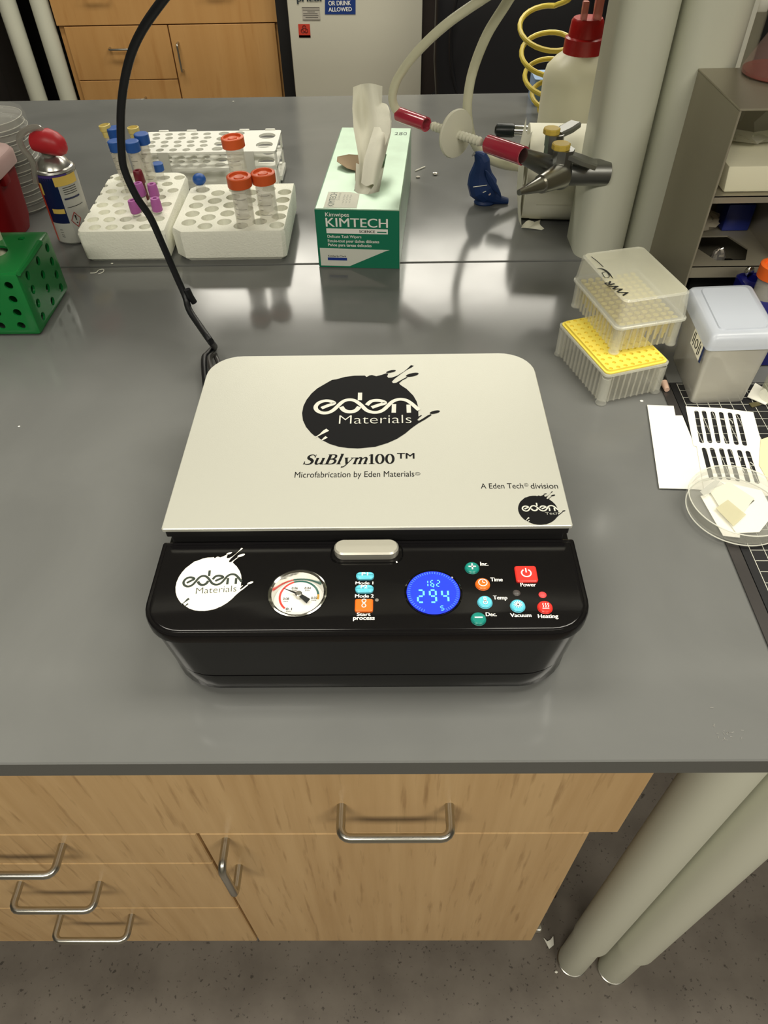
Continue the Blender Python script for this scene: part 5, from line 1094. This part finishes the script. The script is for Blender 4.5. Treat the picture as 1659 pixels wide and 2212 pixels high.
tag(MB().box(cx_-.03, cx_+.035, cy_-.01, cy_+.03, .001, .035, bev=.003).build('dark_tray', BLACKM, None, loc=(cx_, cy_, 0)), 'black holder seen through the cut-out of the steel rack shelf', 'tray')
rnd2 = random.Random(3)
def crumple(c, sx, sy, sz, m, name, label, cat, par=None, seed=1):
    r_ = random.Random(seed); mb = MB(); mb.ball(c, 1, (sx, sy, sz), 18)
    for v in mb.bm.verts: v.co += Vector((r_.uniform(-1, 1)*sx, r_.uniform(-1, 1)*sy, r_.uniform(-1, 1)*sz))*.14
    zmin = min(v.co.z for v in mb.bm.verts); dz = c[2]-sz-zmin
    for v in mb.bm.verts: v.co.z += dz
    o = mb.build(name, m, par, loc=None if par else c, angle=20)
    return tag(o, label, cat) if par is None else o
crumple((cx_+.002, cy_+.004, .0475), .010, .006, .012, mat('foil', (216, 210, 200), rough=.2, metal=.8), 'foil_ball', 'shiny foil scrap in the cut-out of the steel rack', 'foil', seed=4)
wb = MB().box(sx0+.020, sx0+.16, sy0+.020, sy1-.02, .1485, .176, bev=.002)
for v in wb.bm.verts:
    if v.co.z > .165: v.co.y += .006
tag(wb.build('foam_block', mat('cream_foam', (236, 232, 204), rough=.8), None, loc=(sx0+.08, .9, .1485)), 'cream white foam block on the upper shelf of the steel rack', 'box')
crumple((sx0+.075, sy1-.045, .203), .065, .035, .026, mat('bag_film', (230, 228, 210), rough=.08, alpha=.35, spec=1.0), 'plastic_bag', 'crumpled clear plastic bag on top of the cream foam block', 'bag', seed=9)
tag(MB().box(sx0+.070, sx0+.106, sy1-.05, sy1-.012, .0645, .100, bev=.002).build('blue_block', mat('cobalt_box', (30, 46, 128), rough=.35), None, loc=(sx0+.085, sy1-.03, .0645)), 'small dark blue box inside the middle opening of the steel rack', 'box')
crumple((sx0+.036, sy1-.045, .077), .028, .022, .0125, mat('bag_film_b', (200, 190, 168), rough=.1, alpha=.5, spec=1.0), 'plastic_bag', 'crumpled clear bag beside the dark blue box in the rack', 'bag', seed=5)
# ---- flask on the rack
fz = zt2+.0023; fcx = Vector((onz(1672, 150, fz).x, sy1-.032, fz))
t = thing('flask', fcx, 'clear conical flask with pinkish tint on the steel rack', 'flask')
FG = mat('pink_glass', (214, 176, 168), rough=.05, alpha=.2, spec=1.0)
MB().lathe([(0, 0), (.042, 0), (.046, .003), (.045, .008), (.018, .062), (.013, .070), (.012, .095), (.015, .097)], fcx, seg=48).build('glass', FG, t)
MB().lathe([(.0, .002), (.0445, .002), (.0445, .0055), (0, .0055)], fcx, seg=48).build('red_liquid', mat('red_residue', (150, 56, 44), rough=.1, alpha=.8), t)
gcx = ony(1578, 150, 1.10)
tag(MB().lathe([(0, .24), (.0, .0), (.014, 0), (.014, .40), (.0125, .40), (.0125, .003)], (gcx.x+.012, 1.10, .001), seg=28).build('glass_cylinder', mat('cylinder_glass', (206, 200, 178), rough=.05, alpha=.14, spec=1.0), None, loc=(gcx.x, 1.10, 0)), 'tall clear glass tube between the right column and the flask', 'glassware')
# ================================================================== BACKGROUND, ACROSS THE AISLE
YB = 3.41
bc = thing('base_cabinet', (-.89, 3.7, FZ+.2), 'honey maple cabinet far behind the left racks, wide drawer over door', 'cabinet')
MB().box(-1.345, -.45, YB+.021, 3.95, -.66, .02).build('carcass', WOODF, bc, smooth=False)
d = front('drawer_front', -1.345, -.445, -.206, .02, YB, bc, WOODF); pull(d, (-1.15, YB, -.093), (1, 0, 0), (0, -1, 0), .1); pull(d, (-.67, YB, -.085), (1, 0, 0), (0, -1, 0), .1)
for z0, z1, hz in ((-.402, -.210, -.285), (-.58, -.405, -.47), (-.66, -.583, -.62)):
    d = front('drawer_front', -1.318, -.898, z0, z1, YB, bc, WOODF); pull(d, (-1.10, YB, hz), (1, 0, 0), (0, -1, 0), .1)
d = front('door', -.893, -.46, -.66, -.210, YB, bc, WOODF); pull(d, (-.865, YB, -.32), (0, 0, 1), (0, -1, 0), .1)
tag(MB().box(-2.6, -.43, YB-.04, 4.1, .021, .05, bev=.002).build('far_worktop', BENCH, None, loc=(-1.4, 3.7, .021)), 'grey worktop edge across the aisle at the top left', 'worktop')
def farleg(x, y, l_):
    t = thing('bench_leg', (x, y, FZ), l_, 'bench leg')
    MB().lathe([(0, 0), (.036, 0), (.036, .93), (0, .93)], (x, y, FZ+.006), seg=28).build('tube', CREAM, t); MB().lathe([(0, 0), (.038, 0), (.038, .006), (0, .006)], (x, y, FZ), seg=24).build('foot', STEELW, t)
farleg(-1.525, YB+.02, 'cream bench leg far behind, left of the two by the honey cabinet'); farleg(-1.395, YB+.02, 'cream bench leg far behind, right beside the honey cabinet')
# white fridge with signs
fr = thing('white_cabinet', (-.13, 3.5, FZ), 'white fridge-like cabinet with safety stickers behind the wipes box', 'cabinet')
FW = mat('fridge_white', (208, 205, 188), rough=.4)
YR = 3.28
MB().box(-.385, .130, YR+.03, 3.95, FZ, .9, bev=.004).build('carcass', FW, fr); MB().box(-.387, .132, YR, YR+.028, FZ+.06, .9, bev=.006).build('door', FW, fr)
def wallpx(u, v): return ony(u, v, YR-.001)
def panel(pts, m, nm, lab_=None): return MB().slab([wallpx(*p) for p in pts], (0, -.001, 0)).build(nm, m, fr, smooth=False, label=lab_)
panel([(702, -30), (768, -30), (768, 31), (702, 31)], mat('sign_blue', (30, 58, 124), rough=.4), 'blue_sign', 'blue no-food sign')
def wtext(s_, u0, v0, u1, h, m, b=.02, dy=.003):
    a_, b_ = ony(u0, v0, YR-dy), ony(u1, v0, YR-dy); c_ = ony(u0, v0-h, YR-dy); text(s_, m, fr, a_, (1, 0, 0), (0, 0, 1), b_.x-a_.x, c_.z-a_.z, bold=b)
wtext('OR DRINK', 710, 12, 758, 10, WHITEINK); wtext('ALLOWED', 710, 25, 760, 9, WHITEINK); wtext('NO FOOD', 710, -3, 760, 9, WHITEINK)
wtext('pHEBI', 642, 3.5, 694, 16, mat('sign_ink', (40, 52, 58)), .03)
panel([(652, 15), (690, 15), (692, 43), (654, 43)], mat('grey_sticker', (178, 172, 160), rough=.5), 'sticker', 'small grey printed sticker')
mb = MB()
for v, u0, u1 in ((16, 652, 690), (21, 654, 690), (25, 664, 680), (29, 655, 686), (33, 655, 688), (37, 660, 687), (42.5, 654, 692)): mb.slab([ony(u0, v, YR-.0025), ony(u1, v, YR-.0025), ony(u1, v+.9, YR-.0025), ony(u0, v+.9, YR-.0025)], (0, -.0004, 0))
mb.build('sticker_print', mat('sticker_ink', (70, 66, 62)), fr, smooth=False)
panel([(644, 52), (669, 52), (671, 81), (646, 81)], mat('biohazard_orange', (196, 62, 44), rough=.5), 'biohazard_sticker', 'orange-red biohazard sticker')
cB = ony(657.5, 64, YR-.003); mb = MB()
rB = (ony(664, 64, YR-.003).x-cB.x)
for k in range(3):
    a = PI/2+k*2*PI/3; c_ = cB+Vector((math.cos(a), 0, math.sin(a)))*rB*.62
    mb.tube([c_+Vector((math.cos(a+x), 0, math.sin(a+x)))*rB*.55 for x in [rd(-140+28*j) for j in range(11)]], rB*.10, 5)
mb.tube([cB+Vector((math.cos(2*PI*j/14), 0, math.sin(2*PI*j/14)))*rB*.5 for j in range(14)], rB*.07, 5, closed=True)
mb.build('biohazard_symbol', mat('dark_red_ink', (90, 20, 18)), fr); panel([(646, 76), (670.5, 76), (671, 81), (646.3, 81)], mat('biohazard_band', (160, 40, 22)), 'sticker_band')
# black box put in for the gap's shade, then black chair
tag(MB().box(-.440, -.39, YR+.06, 3.36, FZ, .9).build('gap_shade', BLACKM, None, loc=(-.415, 3.5, FZ), smooth=False), 'black upright box standing in for shade between honey cabinet and white cabinet', 'panel')
tag(MB().box(.134, .20, YR+.02, 3.9, FZ, .9).build('brown_partition', mat('dark_brown', (38, 30, 26), rough=.6), None, loc=(.17, 3.5, FZ), smooth=False), 'dark brown panel at the right side of the white cabinet', 'panel')
ch = thing('office_chair', (.42, 2.95, FZ), 'black office chair behind the yellow hose', 'chair')
LEA = mat('black_leather', (24, 24, 27), rough=.42)
cb = []
for z, w_, yo in ((-.50, .20, 0), (-.47, .24, 0), (-.36, .27, .01), (-.20, .285, .02), (0, .285, .03), (.18, .27, .05), (.28, .22, .06), (.31, .12, .06)):
    cb.append([(.44+w_*math.copysign(abs(math.cos(2*PI*k/28))**.5, math.cos(2*PI*k/28)), 2.80+yo+.055*math.copysign(abs(math.sin(2*PI*k/28))**.7, math.sin(2*PI*k/28)), z) for k in range(28)])
MB().rings(cb).build('backrest', LEA, ch)
MB().tube([(.44+.235*math.cos(a), 2.752+.02*math.sin(a*2), -.12+.33*math.sin(a)) for a in [2*PI*k/40 for k in range(40)]], .006, 8, closed=True).build('backrest_piping', LEA, ch)
MB().rings([[(x, y, z) for x, y in rrect(.17+i, .71-i, 2.84+i, 3.32-i, .09, 6)] for z, i in ((-.50, .02), (-.48, 0), (-.43, 0), (-.41, .02))]).build('seat', LEA, ch)
MB().cyl((.44, 3.08, -.84), (.44, 3.08, -.50), .03).build('gas_post', BLACKP, ch)
for k in range(5):
    a = 2*PI*k/5+.3; MB().tube([(.44, 3.08, -.83), (.44+.27*math.cos(a), 3.08+.27*math.sin(a), -.865)], [.025, .015], 8).build('leg', BLACKP, ch); MB().ball((.44+.27*math.cos(a), 3.08+.27*math.sin(a), -.885), .025, seg=14).build('caster', BLACKP, ch)
# honey cabinet at right
rc_ = thing('base_cabinet', (.95, 3.6, FZ+.2), 'honey maple cabinet behind the coil hose and bottle', 'cabinet')
MB().box(.505, 1.4, YB+.021, 3.95, -.66, .02).build('carcass', WOODF, rc_, smooth=False)
d = front('drawer_front', .502, 1.4, -.206, .02, YB, rc_, WOODF); pull(d, (.75, YB, -.09), (1, 0, 0), (0, -1, 0), .1)
d = front('door', .52, .95, -.66, -.210, YB, rc_, WOODF); pull(d, (.56, YB, -.32), (0, 0, 1), (0, -1, 0), .1); front('door', .953, 1.38, -.66, -.210, YB, rc_, WOODF)
tag(MB().box(.25, 2.6, YB-.04, 4.1, .021, .05, bev=.002).build('far_worktop', BENCH, None, loc=(1.4, 3.7, .021)), 'grey worktop across the aisle at the right, above the honey cabinet', 'worktop')
# dark clutter at far left under the opposite bench
tag(MB().box(-2.5, -1.50, 3.92, 3.98, FZ, .02).build('under_bench_panel', BLACKM, None, loc=(-2, 3.95, FZ), smooth=False), 'dark panel under the far bench at top left', 'panel')
bn = thing('black_bin', (-1.72, 3.5, FZ), 'black rectangular bin under the far bench, left of the cream legs', 'bin')
MB().rings([[(x, y, z) for x, y in rrect(-1.86-i, -1.62+i, 3.36-i, 3.66+i, .03, 4)] for z, i in ((FZ, -.02), (-.22, .01), (-.20, .018), (-.20, .005), (-.8, -.03))]).build('bin_shell', mat('bin_black', (26, 23, 22), rough=.5), bn)
MB().box(-1.76, -1.71, 3.42, 3.58, -.24, -.18, bev=.004).build('crumpled_paper', PAPER, bn)
rb = thing('red_white_box', (-2.06, 3.42, FZ), 'red and white striped carton at the far left edge', 'box')
MB().box(-2.20, -1.885, 3.30, 3.6, FZ, -.26, bev=.003, seg=1).build('carton', PAPER, rb, smooth=False)
for x in (-2.10, -2.0, -1.93): MB().box(x, x+.035, 3.2985, 3.2998, FZ+.1, -.27).build('red_stripe', mat('carton_red', (168, 40, 40), rough=.5), rb, smooth=False)
mb = MB(); n = 16; R_ = []
for j in range(8):
    R_.append(mb.vs([(-1.86+i*.034, 3.03+j*.032, FZ+.36+.012*rnd.uniform(-1, 1)+.02*math.sin(i*.8+j)) for i in range(n)]))
for a, b in zip(R_, R_[1:]):
    for i in range(n-1): mb.f([a[i], a[i+1], b[i+1], b[i]])
pl = thing('carton_pile', (-1.65, 3.28, FZ), 'pale crumpled bag heap below the far cream legs', 'bag')
mb.build('bag_top', mat('grey_bag', (150, 144, 130), rough=.7, noise=.25, nscale=14), pl, angle=180)
MB().box(-1.85, -1.34, 3.04, 3.25, FZ, FZ+.335, bev=.01).build('bag_body', MATS['grey_bag'], pl)
tag(MB().box(-2.4, -1.62, 3.55, 3.60, -.17, .0, bev=.01).build('dark_monitor', mat('monitor_grey', (70, 74, 76), rough=.35), None, loc=(-2.0, 3.57, -.17)), 'dark grey flat case under the far bench at the top left corner', 'case')
# things beyond the steel rack at top right
tag(MB().box(1.0, 2.0, 2.62, 3.1, FZ, .34, bev=.01).build('dark_equipment', mat('dark_brown_case', (52, 42, 34), rough=.5), None, loc=(1.8, 2.9, FZ)), 'dark brown equipment case far behind the flask', 'equipment')
gl, gr = ony(1622, 10, 2.4), ony(1656, 10, 2.4)
tw = thing('white_grille', (gl.x, 2.4, FZ), 'white slatted grille far behind the flask at top right', 'grille')
for k in range(2): MB().box(gl.x+.012, gr.x, 2.38, 2.41, gl.z+.035-.05*k, gl.z+.065-.05*k, bev=.004).build('slat', WHITEP, tw)
MB().box(gl.x-.005, gl.x+.01, 2.37, 2.42, FZ, gl.z+.12).build('frame', WHITEP, tw)
MB().box(gl.x, gr.x+.1, 2.42, 2.43, FZ, gl.z+.12).build('backing', BLACKM, tw)
mb = MB(); r_ = random.Random(11); c = onz(1572, 1592, .0002)
for k in range(18):
    p = c+Vector((r_.gauss(0, .005), r_.gauss(0, .007), 0)); a = r_.uniform(0, PI); L_ = r_.uniform(.0006, .003)
    mb.ribbon([(p.x, p.y), (p.x+L_*math.cos(a), p.y+L_*math.sin(a))], r_.uniform(.0002, .0006), .0003)
tag(mb.build('chalky_smudge', mat('smudge_white', (132, 131, 126), rough=.9), None, loc=c, smooth=False), 'faint white smudge of specks near the front right worktop edge', 'smudge', kind='stuff')
